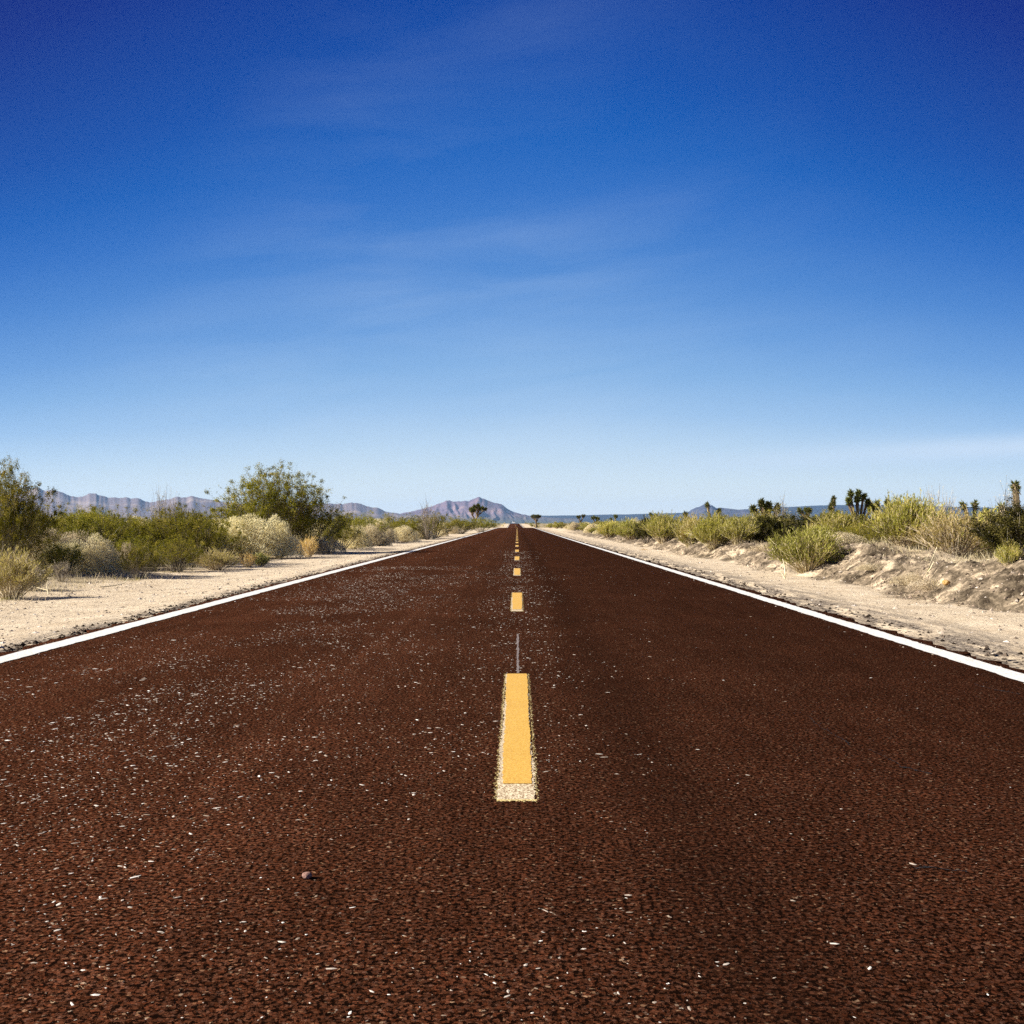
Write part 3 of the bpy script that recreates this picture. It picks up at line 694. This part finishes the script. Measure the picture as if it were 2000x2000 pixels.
hero('pale', 853, 74.0, 1022, 42, 'pale bush near the far end of the straw row on the left', 2)
hero('creo', 716, 50.0, 1000, 90, 'olive bush behind the start of the straw row, left', 1)
hero('creo', 760, 54.0, 1003, 70, 'dark olive bush behind the tallest pale rounded bush', 2)
hero('creo', 805, 62.0, 1004, 80, 'olive bush behind the straw row, below the airy twigs', 0)
hero('creo', 850, 66.0, 1000, 90, 'olive bush in front of the left foot of the central mountain', 3)
hero('bare', 835, 60.0, 972, 50, 'airy twigs rising above the bushes left of the central mountain', 1)
hero('creo', 900, 92.0, 1008, 80, 'olive bush under the yucca-like tree left of the road', 1)
hero('creo', 940, 104.0, 1010, 60, 'last olive bush before the left edge line reaches the crest', 2)
hero('pale', 888, 90.0, 1028, 30, 'small straw bush with a pale stalk near the left line, far up the road', 0)

# right side
hero('lime', 1575, 18.4, 1030, 132, 'bright green rounded bush on the face of the bank right of the road')
hero('broom', 1762, 17.9, 969, 112, 'tall dense yellow-green bush on top of the bank, right', 0)
hero('fan', 1862, 16.6, 996, 160, 'yellow-green bush with a fan of pale bare stems, on the bank right')
hero('broom', 1925, 17.5, 1000, 110, 'yellow-green bush just right of the fan of pale stems', 1)
hero('dark', 2004, 12.4, 985, 190, 'nearly black bush at the right photo edge')
hero('broom', 1968, 12.0, 1058, 44, 'small pale green bush low at the right photo edge, under the dark one', 2)
hero('broom', 1805, 21.0, 985, 120, 'yellow-green bush behind the fan of pale stems and the tall dense one', 2)
hero('grey', 1640, 20.0, 1040, 90, 'greyish dry bush between the bright green bush and the tall yellow-green one', 0)
for px_, D_, tp, w_, lb in ((1770, 13.9, 1118, 70, 'flattened grey brush on the bank face below the tall yellow-green bush'), (1820, 12.9, 1128, 90, 'flattened grey brush at the foot of the bank near the right photo edge'), (1700, 16.0, 1100, 60, 'flattened grey brush on the bank right of the bright green bush'), (1490, 22.5, 1060, 60, 'low grey twigs on the bank crest left of the bright green bush')):
    hero('grey', px_, D_, tp, w_, lb, 1)
hero('bare', 1825, 22.0, 948, 70, 'leafless twigs against the sky above the yellow-green bushes, right', 0)
hero('bare', 1960, 19.0, 942, 70, 'leafless grey twigs beside the leaning trunks at the right photo edge', 1)
hero('bare', 1530, 30.0, 968, 60, 'faint leafless twigs beside the stubby tree, right of the road', 1)
hero('dark', 1500, 28.0, 1008, 110, 'dark bush behind the bright green bush on the bank', 0)
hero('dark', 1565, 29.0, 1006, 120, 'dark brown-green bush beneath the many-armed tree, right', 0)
hero('creo', 1500, 31.0, 996, 130, 'olive brown bush with a flat top below the stubby tree, right', 1)
hero('creo', 1600, 33.0, 1010, 110, 'olive bush below the many-armed tree, right', 2)
hero('broom', 1395, 28.5, 1005, 86, 'yellow-green bush over the deep shadow on the bank', 1)
hero('broom', 1440, 27.6, 1010, 66, 'green bush at the right end of the group over the deep bank shadow', 0)
hero('broom', 1350, 31.0, 1008, 66, 'golden green bush left of the one over the deep bank shadow', 2)
hero('broom', 1295, 38.0, 1003, 72, 'yellow-green bush at the start of the lumpy bank, right of the road', 0)
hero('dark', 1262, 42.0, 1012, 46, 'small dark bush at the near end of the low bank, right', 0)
hero('broom', 1232, 50.0, 1014, 60, 'golden bush low beside the sandy shoulder, right', 1)
hero('broom', 1190, 60.0, 1018, 46, 'golden-green low bush far along the right shoulder', 2)
hero('pale', 1240, 56.0, 1014, 34, 'cream tuft of twigs behind the golden bush, right shoulder', 0)
hero('tuft', 1257, 36.0, 1072, 14, 'little yellow weed growing in the sand of the right shoulder', 0, 'tuft')
hero('tuft', 1314, 30.8, 1091, 7, 'tiny yellow weed nearer than the other on the right shoulder', 0, 'tuft')

# Joshua trees
def jput(root, px, D, top, label, rot=0.0, sink=.05, copy=False):
    x = at(px, D); z = gz(x, D)
    root.location = (x, D, z - sink); root.rotation_euler = (0, 0, rot)
    me = root.children[0].data; n = len(me.vertices); a = np.empty(n * 3, np.float32); me.vertices.foreach_get('co', a); h = a.reshape(-1, 3)[:, 2].max()
    s = (EYE + (HZ - top) * D / FPX - z + sink) / h; root.scale = (s, s, s)
    tag(root, label, 'tree', 'yucca trees standing in the scrub'); PLACED.append((x, D, .5)); return root
J = joshua
A_, B_ = 0, 0
jput(J(301, tips=[((0, 0, 0), (dx * .55, dy, hh * .62), (dx, dy, hh)) for dx, dy, hh in ((-.75, 0, 2.5), (-.48, .1, 2.95), (-.12, -.1, 2.62), (.14, .1, 3.0), (.52, 0, 2.75), (.85, 0, 2.4), (1.25, .1, 2.0), (1.7, .1, 1.75))], rs=.30, rad=.07, blades=150), 1674, 58, 951, 'tallest spiky tree on the right, dense upright rosettes over bare limbs', .4)
jput(J(320, tips=[((0, 0, 0), (dx * .6, dy, hh * .45), (dx, dy, hh)) for dx, dy, hh in ((-1.15, 0, 1.9), (-.9, .2, 1.55), (-.65, -.1, 2.3), (-.35, .1, 2.05), (-.1, -.1, 2.6), (.15, .1, 2.2), (.42, 0, 2.5), (.7, .1, 2.0), (1.0, 0, 2.25), (-.6, -.2, 1.4), (.3, -.3, 1.6), (-.2, -.3, 1.7))], rs=.21, rad=.05, blades=90), 1625, 55, 965, 'dark many-armed spiky tree left of the tallest one, right of the road', 1.2)
jput(J(303, 2.4, .9, 1.0, 3, 2, .30, .09), 1712, 62, 970, 'spiky tree half hidden behind the yellow-green bush, right of the tallest one', 2.2)
jput(J(0, tips=[((0, 0, 0), (-.25, .1, 1.1), (-.75, .1, 1.9)), ((0, 0, 0), (.05, 0, 1.2), (-.25, 0, 2.25)), ((0, 0, .1), (.25, 0, 1.1), (.25, .1, 2.1)), ((.1, 0, .2), (.5, 0, 1.2), (.75, 0, 1.95)), ((0, .1, .2), (.0, .2, 1.2), (0, .25, 1.9))], rs=.34, rad=.11, blades=170),
     1494, 58, 970, 'stubby green spiky tree with thick short arms, alone right of the road')
jput(J(1, tips=[((0, 0, 0), (-.15, 0, 1.3), (-.45, 0, 2.5)), ((0, 0, .3), (.35, 0, 1.0), (.50, 0, 2.05))], rs=.30, rad=.09, blades=90),
     1392, 72, 977, 'thin forked tree with two bare arms in front of the small blue butte')
jput(J(2, tips=[((0, 0, 0), (.05, 0, 1.0), (.0, 0, 2.0)), ((0, 0, .6), (.2, 0, 1.1), (.3, 0, 1.5))], rs=.34, rad=.13, blades=120), 1339, 80, 996, 'single-stemmed stubby tree left of the thin forked tree')
jput(J(3, tips=[((0, 0, 0), (0, 0, .9), (-.12, 0, 2.2)), ((0, 0, .3), (.25, 0, 1.0), (.42, 0, 2.0)), ((0, 0, .2), (-.4, 0, .8), (-.5, .1, 1.5))], rs=.22, rad=.09, blades=90, shag=.55),
     1988, 25, 933, 'dark leaning trunks of a spiky tree cut by the right photo edge')
jput(J(4, tips=[((0, 0, 0), (-.1, 0, .9), (-.3, 0, 1.8)), ((0, 0, .2), (.2, 0, .9), (.25, 0, 1.85)), ((0, 0, .2), (.5, 0, .9), (.8, 0, 1.5))], rs=.26, rad=.08, blades=80),
     1892, 40, 972, 'small spiky tree peeking over the bushes right of the fan of pale stems')
jput(J(311, 3.9, .9, .75, 3, 3, .36, .12), 926, 150, 981, 'many-armed spiky tree left of the road in front of the central mountain', .7)
jput(J(312, 3.6, 1.6, .5, 2, 2, .5, .2), 1047, 400, 1003, 'lone dark spiky tree just right of the far end of the road')
jput(J(313, 2.9, 1.2, .8, 2, 2, .36, .12), 1132, 205, 1003, 'small spiky tree on the skyline midway between the road end and the low bank', .3)
jput(J(314, 2.6, 1.0, .9, 2, 2, .34, .12), 1196, 140, 1003, 'small wide spiky tree on the right skyline above the golden bushes', 1.3)
jput(J(315, 2.4, 1.0, .8, 2, 2, .34, .12), 1271, 120, 999, 'little dark spiky tree rising over the golden bush, right skyline', 2.3)
jput(J(316, 2.4, 1.0, .8, 2, 2, .34, .12), 1160, 230, 1005, 'tiny spiky tree on the skyline right of the midway one', 3.3)
jput(J(317, 2.4, 1.2, .6, 2, 1, .34, .12), 1578, 75, 986, 'short single-headed spiky tree on the skyline between the two right-hand groups', 3.3)

# ------------------------------------------------------------------ filling scrub, individual bushes
rr = random.Random(11)
GR = {'creo': 'olive bushes of the scrub', 'pale': 'straw-coloured bushes of the scrub', 'grey': 'grey dry bushes of the scrub', 'broom': 'yellow-green bushes of the scrub', 'dark': 'dark bushes of the scrub'}
cnt = {}
def free(x, y, rad):
    for (a, b, c) in PLACED:
        if (a - x) ** 2 + (b - y) ** 2 < ((c + rad) * .62) ** 2: return False
    return True
LABF = {
 ('creo', -1): 'olive green bush deep in the scrub left of the road', ('pale', -1): 'straw-coloured bush deep in the scrub left of the road',
 ('grey', -1): 'grey dry bush deep in the scrub left of the road', ('creo', 1): 'olive green bush deep in the scrub right of the road',
 ('pale', 1): 'straw-coloured bush deep in the scrub right of the road', ('grey', 1): 'grey dry bush deep in the scrub right of the road',
 ('broom', 1): 'yellow-green bush deep in the scrub right of the road', ('dark', 1): 'dark bush deep in the scrub right of the road'}
def fill(side, n, y0, y1, u0, spread, kinds, hs):
    k = 0; tries = 0
    while k < n and tries < n * 30:
        tries += 1
        y = y0 * (y1 / y0) ** rr.random(); u = u0 + spread(y) * rr.random() ** 1.4
        if abs(u) > .53 * y + 1.5: continue
        x = side * u + float(roadx(y)); kd = rr.choices(list(kinds), list(kinds.values()))[0]
        H = hs * (.6 + .8 * rr.random()) * {'creo': 1, 'pale': .68, 'grey': .55, 'broom': .8, 'dark': .7}[kd]
        if kd in ('creo',) and u < u0 + 1.2: H *= .65
        if side < 0 and y > 34 and u < 8.6 and kd == 'creo':
            kd = 'pale'; H = .75 * (.6 + .6 * rr.random())
        H = min(H, EYE + ((.017 if side < 0 else .0095) + .005 * rr.random()) * y - gz(x, y))
        W = H * (1.3 + .6 * rr.random())
        if not free(x, y, W / 2): continue
        put(kd, x, y, H, W, rr.randrange(4), None, LABF[(kd, side)], 'shrub', GR[kd]); k += 1
fill(-1, 34, 18.5, 27, 7.7, lambda y: 6, {'creo': .66, 'pale': .14, 'grey': .20}, 1.1)
fill(-1, 50, 19, 60, 7.9, lambda y: 9, {'creo': .72, 'pale': .16, 'grey': .12}, 1.25)
fill(-1, 75, 36, 180, 6.6, lambda y: 13, {'creo': .6, 'pale': .34, 'grey': .06}, 1.3)
fill(1, 105, 20, 70, 6.9, lambda y: 12, {'broom': .27, 'creo': .38, 'grey': .14, 'dark': .14, 'pale': .07}, 1.05)
fill(1, 110, 60, 200, 5.9, lambda y: 22, {'broom': .46, 'creo': .34, 'pale': .12, 'dark': .08}, 1.0)
fill(-1, 22, 380, 760, 6.0, lambda y: 20, {'creo': .7, 'pale': .3}, 1.3)
fill(1, 26, 380, 760, 6.5, lambda y: 30, {'creo': .6, 'broom': .4}, 1.3)

# far scrub that reads as one mass
def far_scrub(name, n, y0, y1, side, u0, label, m, seed, h=1.0):
    r = np.random.default_rng(seed)
    y = y0 * (y1 / y0) ** r.random(n); u = u0 + (.52 * y + 6) * r.random(n) ** 1.2; x = side * u + roadx(y); z = ground(x, y)
    k = 34; sc = h * (.5 + .9 * r.random(n))
    v = unit(r, n * k); v[:, 2] = np.abs(v[:, 2]); rad = r.random(n * k) ** .35
    P = np.repeat(np.stack([x, y, z], 1), k, 0) + v * rad[:, None] * np.repeat(sc, k)[:, None] * [.95, .95, .85]
    D = v + .6 * unit(r, n * k) + [0, 0, .3]
    V, F = leaves(P, D, np.repeat(sc, k) * .26, np.repeat(sc, k) * .11, r)
    me = mesh_np(name, V, F, m, False, {'shade': ('FACE', np.clip(r.random(n * k) * .8 + np.repeat(r.random(n), k) * .3 - .05, 0, 1))})
    tag(link(name, me), label, kind='stuff')
far_scrub('distant_scrub', 2600, 75, 1300, -1, 8.5, 'distant mass of olive scrub left of the road', M_CREO, 5, .95)
far_scrub('distant_scrub', 2600, 75, 1300, 1, 8.0, 'distant mass of golden-green scrub right of the road', M_BROOM, 6, .8)

# sprouting green ground cover and dry litter near the left bushes
r = np.random.default_rng(12)
def cover(name, pts, ln, wd, m, label, up=1.0, flat=.6):
    n = len(pts); D = unit(r, n) * flat + [0, 0, up]
    V, F = leaves(pts, D, ln * (.5 + r.random(n)), wd * (.6 + .8 * r.random(n)), r)
    tag(link(name, mesh_np(name, V, F, m, False, {'shade': ('FACE', r.random(n))})), label, kind='stuff')
n = 30000
x = -6.0 - 3.0 * r.random(n); y = 10 + 35 * r.random(n) ** 1.4
k = (fbm(x * 1.2, y * .8, 81) > .57) & (x < -6.2 - .4 * vnoise(y, y * 0, 4)); x, y = x[k], y[k]
cover('green_sprouts', np.stack([x, y, ground(x, y)], 1), .035, .008, M_LIME, 'yellow-green sprouts on the soil in front of the left bushes', 1.0, .6)
n = 26000
y = 7 + 45 * r.random(n) ** 1.5; x = np.where(r.random(n) < .45, -5.4 - 3.4 * r.random(n) ** .7, toe(y) + 2.6 * r.random(n))
k = (fbm(x * 1.5, y * .9, 91) > .46); x, y = x[k], y[k]
cover('dry_litter', np.stack([x, y, ground(x, y) + .004], 1), .09, .006, M_GREY, 'dry stalks and twigs littering the verges', .12, 1.0)
n = 40000
y = 9 + 60 * r.random(n) ** 1.5; x = np.where(r.random(n) < .5, -6.1 - 3.5 * r.random(n), toe(y) + 1.1 + 2.2 * r.random(n))
k = (fbm(x * .9, y * .9, 97) > .5); x, y = x[k], y[k]
cover('dry_grass', np.stack([x, y, ground(x, y)], 1), .13, .004, M_PALE, 'thin straw-coloured grass between the bushes', 1.0, .6)

# ------------------------------------------------------------------ single small things
def stick(name, pts, r0, label, m=M_PSTEM):
    paths = [np.array(p, float) for p in pts]
    V, F, S = tubes(paths, [r0] * len(paths), [r0 * .45] * len(paths), 6)
    o = link(name, mesh_np(name, V, F, m, True, {'shade': ('FACE', .6 + .4 * r.random(len(F)))})); tag(o, label, 'dead branch'); return o
def S(px, D, h=0.0, dx=0, dy=0):
    x = at(px, D) + dx; return (x, D + dy, gz(x, D + dy) + h)
stick('dead_branch', [[S(1532, 17.2, -.02), S(1533, 17.2, .12), S(1536, 17.2, .17), S(1536, 17.2, .26)], [S(1533, 17.2, .09), S(1531, 17.2, .22), S(1528, 17.2, .33)], [S(1532, 17.2, .0), S(1528, 17.2, .07), S(1523, 17.2, .12)]], .013,
      'whitish forked stick standing at the foot of the bank, right of the road')
stick('dead_branch', [[S(1800, 13.6, .02), S(1812, 13.6, .12), S(1828, 13.7, .27)], [S(1808, 13.6, .08), S(1816, 13.65, .12), S(1822, 13.7, .13)]], .009,
      'grey straight stick leaning on the face of the bank, right')
stick('dead_branch', [[S(1912, 15.5, .02), S(1935, 15.4, .10), S(1968, 15.3, .20)]], .013, 'pale bare branch reaching right from the fan-stemmed bush')
stick('dead_branch', [[S(195, 15.2, .02), S(225, 15.4, .03), S(243, 15.5, .06), S(250, 15.6, .14)]], .010, 'brown curved stick lying on the left verge')
stick('dead_branch', [[S(93, 13.9, .0), S(90, 14.0, .10), S(93, 14.2, .24)], [S(92, 14, .05), S(70, 14.1, .08), S(52, 14.1, .09)]], .006, 'thin white stalk bent over on the left verge')
stick('dead_branch', [[S(184, 15.8, .0), S(189, 15.8, .11), S(194, 15.8, .2)]], .006, 'upright pale stalk on the left verge')
stick('dead_branch', [[S(623, 24.5, -.01), S(628, 24.5, .04), S(632, 24.4, .13)], [S(628, 24.5, .05), S(634, 24.5, .07), S(638, 24.5, .1)]], .008, 'short dark twig standing beside the left white line', M_STEM)

# pebble on the near asphalt
def blob(name, loc, s, m, seed, label, cat):
    r = np.random.default_rng(seed)
    import bmesh
    bm = bmesh.new(); bmesh.ops.create_icosphere(bm, subdivisions=3, radius=1)
    for v in bm.verts:
        q = v.co; f = 1 + .22 * (float(fbm(np.array([q.x * 1.6 + 5]), np.array([q.y * 1.6 + q.z * 2]), seed)[0]) - .5) * 2
        v.co = Vector((q.x * s[0] * f, q.y * s[1] * f, q.z * s[2] * f))
    me = bpy.data.meshes.new(name); bm.to_mesh(me); bm.free(); me.materials.append(m)
    at_ = me.attributes.new('shade', 'FLOAT', 'FACE'); at_.data.foreach_set('value', r.random(len(me.polygons)).astype(np.float32))
    return tag(link(name, me, None, loc), label, cat)
blob('pebble', (at(601, 2.66), 2.66, .008), (.0125, .011, .0095), M_PEB, 3, 'pinkish pebble casting a dark shadow on the near left asphalt', 'stone')
blob('stone', (at(1846, 12.75), 12.75, gz(at(1846, 12.75), 12.75) + .02), (.05, .045, .035), M_ORANGE, 5, 'brown clod alone on the sand below the bank, right', 'stone')

# cracks in the right lane
g = G('crack_black'); g.principled(Base_Color=(0.004, 0.003, 0.003, 1), Roughness=.9); M_CRACK = g.m
def crack(pts, w, seed, label):
    r = np.random.default_rng(seed); P = []
    for (a, b), (c, d) in zip(pts[:-1], pts[1:]):
        for t_ in np.linspace(0, 1, 24, endpoint=False): P.append((a + (c - a) * t_, b + (d - b) * t_))
    P = np.array(P); P += np.cumsum(r.standard_normal(P.shape) * .004, 0) - 0
    ww = w * (.3 + r.random(len(P)))
    A = np.stack([P[:, 0], P[:, 1] - ww, roadz(P[:, 1]) + .0025], 1); B = A.copy(); B[:, 1] += 2 * ww
    n = len(P); i = np.arange(n - 1)
    tag(link('road_crack', mesh_np('road_crack', np.concatenate([A, B]), np.stack([i, i + 1, i + n + 1, i + n], 1), M_CRACK)), label, kind='structure')
def pr_(px, py): D = FPX * EYE / (py - HZ); return (at(px, D), D)
crack([pr_(1575, 1398), pr_(1605, 1422), pr_(1640, 1440), pr_(1662, 1452)], .006, 1, 'thin crack in the middle of the right lane')
crack([pr_(1690, 1460), pr_(1750, 1496), pr_(1800, 1508)], .005, 2, 'faint crack nearer the right edge')
crack([pr_(1775, 1690), pr_(1815, 1692), pr_(1880, 1693)], .003, 3, 'short crack low in the right lane')
crack([pr_(1900, 1335), pr_(1950, 1347), pr_(2010, 1356)], .008, 4, 'crack beside the right edge line')

# ------------------------------------------------------------------ far white car at the top of the rise
import bmesh
def plain(name, c, rough=.4):
    g = G(name); P = g.geo(); nn = g.noise(P, 3.0, 3)
    cc = g.mix(g.math('MULTIPLY', nn, .15), c4(c), c4(tuple(v * .7 for v in c))); g.principled(Base_Color=cc, Roughness=rough); return g.m
M_CARW = plain('white_car_paint', (.85, .85, .85), .35); M_GLS = plain('dark_car_glass', (.03, .035, .04), .1); M_RUB = plain('black_rubber', (.02, .02, .02), .8); M_LMP = plain('headlight_glass', (.8, .8, .75), .2)
def prism(name, prof, w, m, parent, x=0, bev=.03):
    bm = bmesh.new(); a = [bm.verts.new((x - w / 2, p[0], p[1])) for p in prof]; b = [bm.verts.new((x + w / 2, p[0], p[1])) for p in prof]
    bm.faces.new(a); bm.faces.new(b[::-1]); n = len(prof)
    for i in range(n): bm.faces.new((a[i], b[i], b[(i + 1) % n], a[(i + 1) % n]))
    bmesh.ops.recalc_face_normals(bm, faces=bm.faces)
    if bev: bmesh.ops.bevel(bm, geom=list(bm.edges), offset=bev, segments=2, affect='EDGES')
    me = bpy.data.meshes.new(name); bm.to_mesh(me); bm.free(); me.materials.append(m); return link(name, me, parent)
cy = 714.0; car = empty('car', (float(roadx(cy)) - .75, cy, float(roadz(cy))))
tag(car, 'tiny white car coming over the rise at the far end of the road', 'car')
prism('body', [(-2.2, .35), (-2.15, .8), (-1.0, .95), (1.9, 1.0), (2.15, .9), (2.2, .35)], 1.85, M_CARW, car, 0, .06)
prism('cabin', [(-1.05, .94), (-.35, 1.5), (1.2, 1.52), (1.85, .98)], 1.6, M_CARW, car, 0, .06)
prism('windscreen', [(-1.08, .97), (-.42, 1.47), (-.40, 1.45), (-1.02, .96)], 1.35, M_GLS, car, 0, 0)
for sx in (-.62, .62): prism('headlight', [(-2.215, .6), (-2.215, .78), (-2.1, .78), (-2.1, .6)], .32, M_LMP, car, sx, .01)
for sx in (-.82, .82):
    for sy in (-1.35, 1.35):
        prism('wheel', [(sy + .33 * math.cos(a * math.pi / 8), .33 + .33 * math.sin(a * math.pi / 8)) for a in range(16)], .22, M_RUB, car, sx, 0)

# ------------------------------------------------------------------ mountains
def rockmat(name, a, b, c, sc, bush=None):
    g = G(name); P = g.geo()
    n1 = g.noise(P, sc, 8, .62, .8); n2 = g.noise(P, sc * 7, 5, .7)
    cc = g.ramp(g.math('ADD', g.math('MULTIPLY', n1, .75), g.math('MULTIPLY', n2, .25)), [(.36, a), (.5, b), (.62, c)])
    if bush:
        z = g.node('ShaderNodeSeparateXYZ', {0: P}).outputs[2]
        f = g.math('SUBTRACT', 1.0, g.math('DIVIDE', g.math('SUBTRACT', z, bush[0]), bush[1]), True)
        cc = g.mix(f, cc, g.mix(n2, c4(bush[2]), c4(tuple(v * .6 for v in bush[2]))))
    bmp = g.node('ShaderNodeBump', {'Strength': .6, 'Distance': 30.0, 'Height': n1})
    g.principled(Base_Color=cc, Roughness=.95, Normal=bmp.outputs[0], **{'Specular IOR Level': 0.0}); return g.m
def hills(name, pts, Rm, Wd, m, label, seed, gully=.35, detail=.05, wob=.05, nfreq=1.0):
    pts = sorted(pts); px = np.array([p[0] for p in pts], float); py = np.array([p[1] for p in pts], float)
    xs = np.arange(px[0], px[-1] + .1, 2.0); yy = np.interp(xs, px, py)
    yy = yy - (HZ - yy) * detail * (fbm(xs * .11, xs * 0, seed) - .5) * 2
    H = np.maximum((HZ - yy) * Rm / FPX + EYE, -12) + 0
    M_ = 44; t = np.linspace(-1, 1, M_)
    ang = np.arctan((xs - VX) / FPX)
    A, T_ = np.meshgrid(ang, t, indexing='ij'); Hh = H[:, None] + 14
    u = xs[:, None] / 26.0 * nfreq + (fbm(T_ * 3 + xs[:, None] * .02, T_ * 1.5, seed + 1) - .5) * 2.6 + (fbm(xs[:, None] * .013, T_ * 0, seed + 9) - .5) * 5
    ridg = 1 - np.abs(2 * fbm(u, T_ * 1.6 + 0 * A, seed + 2, 4) - 1) * 1.6
    w = np.abs(T_) ** .7
    prof = (1 - np.abs(T_)) ** 1.35
    Z = Hh * np.clip(prof * (1 - gully * w) + gully * w * (1 - np.abs(T_)) * ridg * 1.05, -.02, 1.0) - 14
    Rr = Rm + Wd * T_ + wob * Wd * (fbm(xs[:, None] / 60, T_ * 0, seed + 4) - .5) * 2
    Rr = Rr / np.cos(A)
    X = np.sin(A) * Rr; Y = np.cos(A) * Rr
    n = len(xs); i = (np.arange(n - 1)[:, None] * M_ + np.arange(M_ - 1)[None]).ravel()
    me = mesh_np(name, np.stack([X, Y, Z], -1).reshape(-1, 3), np.stack([i, i + 1, i + M_ + 1, i + M_], 1)[:, ::-1], m, True)
    return tag(link(name, me), label, kind='structure')
M_RK1 = rockmat('hazed_tan_and_violet_rock', (.12, .098, .11), (.15, .12, .125), (.29, .23, .185), .0007, (10, 45, (.085, .08, .065)))  # dark tones lifted, so some distance haze is painted into the rock colour
M_RK2 = rockmat('pinkish_rock', (.07, .058, .09), (.14, .10, .125), (.24, .165, .155), .0022, (0, 130, (.075, .085, .055)))
M_RK4 = rockmat('dark_blue_rock', (.03, .035, .06), (.05, .05, .075), (.09, .08, .095), .004)
M_RK3 = rockmat('dark_brushy_slope', (.008, .010, .016), (.012, .015, .02), (.02, .022, .024), .002)
hills('mountain', [(-120, 985), (-40, 962), (20, 965), (54, 956), (70, 950), (88, 957), (104, 955), (120, 961), (137, 967), (155, 968), (174, 962), (194, 966), (216, 970), (246, 969), (264, 972), (289, 979), (300, 979), (317, 975), (345, 968), (379, 969), (398, 972), (430, 978), (480, 984), (540, 986), (600, 984), (642, 981), (668, 983), (687, 979), (699, 980), (714, 987), (736, 990), (749, 996), (764, 1000), (790, 1004), (850, 1010), (920, 1016)],
      12500, 2300, M_RK1, 'long range of tan and violet mountains on the left', 401, nfreq=.6, gully=.2)
hills('mountain', [(740, 1010), (780, 1003), (800, 999), (819, 994.5), (842, 987), (857, 982), (873, 976), (882, 977), (892, 978), (907, 976), (916, 977.5), (924, 972.5), (937, 969.5), (947, 972.6), (965, 979.6), (979, 984), (989, 991), (1004, 999), (1020, 1003.7), (1035, 1006.5), (1070, 1010), (1130, 1013)],
      13500, 1700, M_RK2, 'rounded violet mountain behind the end of the road', 402, nfreq=1.6, gully=.5)
hills('hills', [(-150, 1012), (700, 1012), (800, 1009), (1000, 1006.5), (1066, 1006.6), (1128, 1006), (1180, 1004.4), (1222, 1004), (1277, 1002.4), (1340, 1000.5), (1420, 996), (1500, 991), (1560, 988), (1605, 985.6), (1680, 984.5), (1780, 986), (1860, 989), (1933, 990.5), (2000, 992), (2120, 995)],
      17000, 3800, M_RK3, 'long low dark ridge along the horizon', 403, gully=.15, detail=.015, wob=.02)
hills('butte', [(1325, 1004), (1340, 1000), (1346, 998), (1351, 993.5), (1356, 992), (1360, 989), (1366, 988), (1376, 983), (1384, 985), (1391, 987), (1400, 991), (1408, 990), (1415, 991), (1425, 993), (1450, 994), (1476, 992.5), (1500, 995), (1530, 1000)],
      13000, 900, M_RK4, 'small blue butte behind the thin forked tree', 404, nfreq=2.0, gully=.5)

# ------------------------------------------------------------------ air
g = G('haze_air')
pv = g.node('ShaderNodeVolumePrincipled', {'Color': (0.34, 0.58, 1.0, 1), 'Density': 0.000022, 'Anisotropy': 0.1})
g.l.new(pv.outputs[0], g.out.inputs['Volume'])
bx = 24500; zt = 480; zb = -16
V = [(sx * bx, sy * bx, z) for z in (zb, zt) for sx, sy in ((-1, -1), (1, -1), (1, 1), (-1, 1))]
F = [(3, 2, 1, 0), (4, 5, 6, 7), (0, 1, 5, 4), (1, 2, 6, 5), (2, 3, 7, 6), (3, 0, 4, 7)]
o = link('haze', mesh_np('haze', V, F, g.m)); tag(o, 'thin bluish haze over the desert', kind='stuff')

for lst in PROTO.values():
    for p in lst:
        if 'base' in p: del p['base']
used = {(k, v) for (k, v) in USED}
for k, lst in PROTO.items():
    for i, p in enumerate(lst):
        if (k, i) not in used:
            for c in list(p.children): bpy.data.objects.remove(c)
            bpy.data.objects.remove(p)
for o in bpy.data.objects:
    if 'base' in o: del o['base']
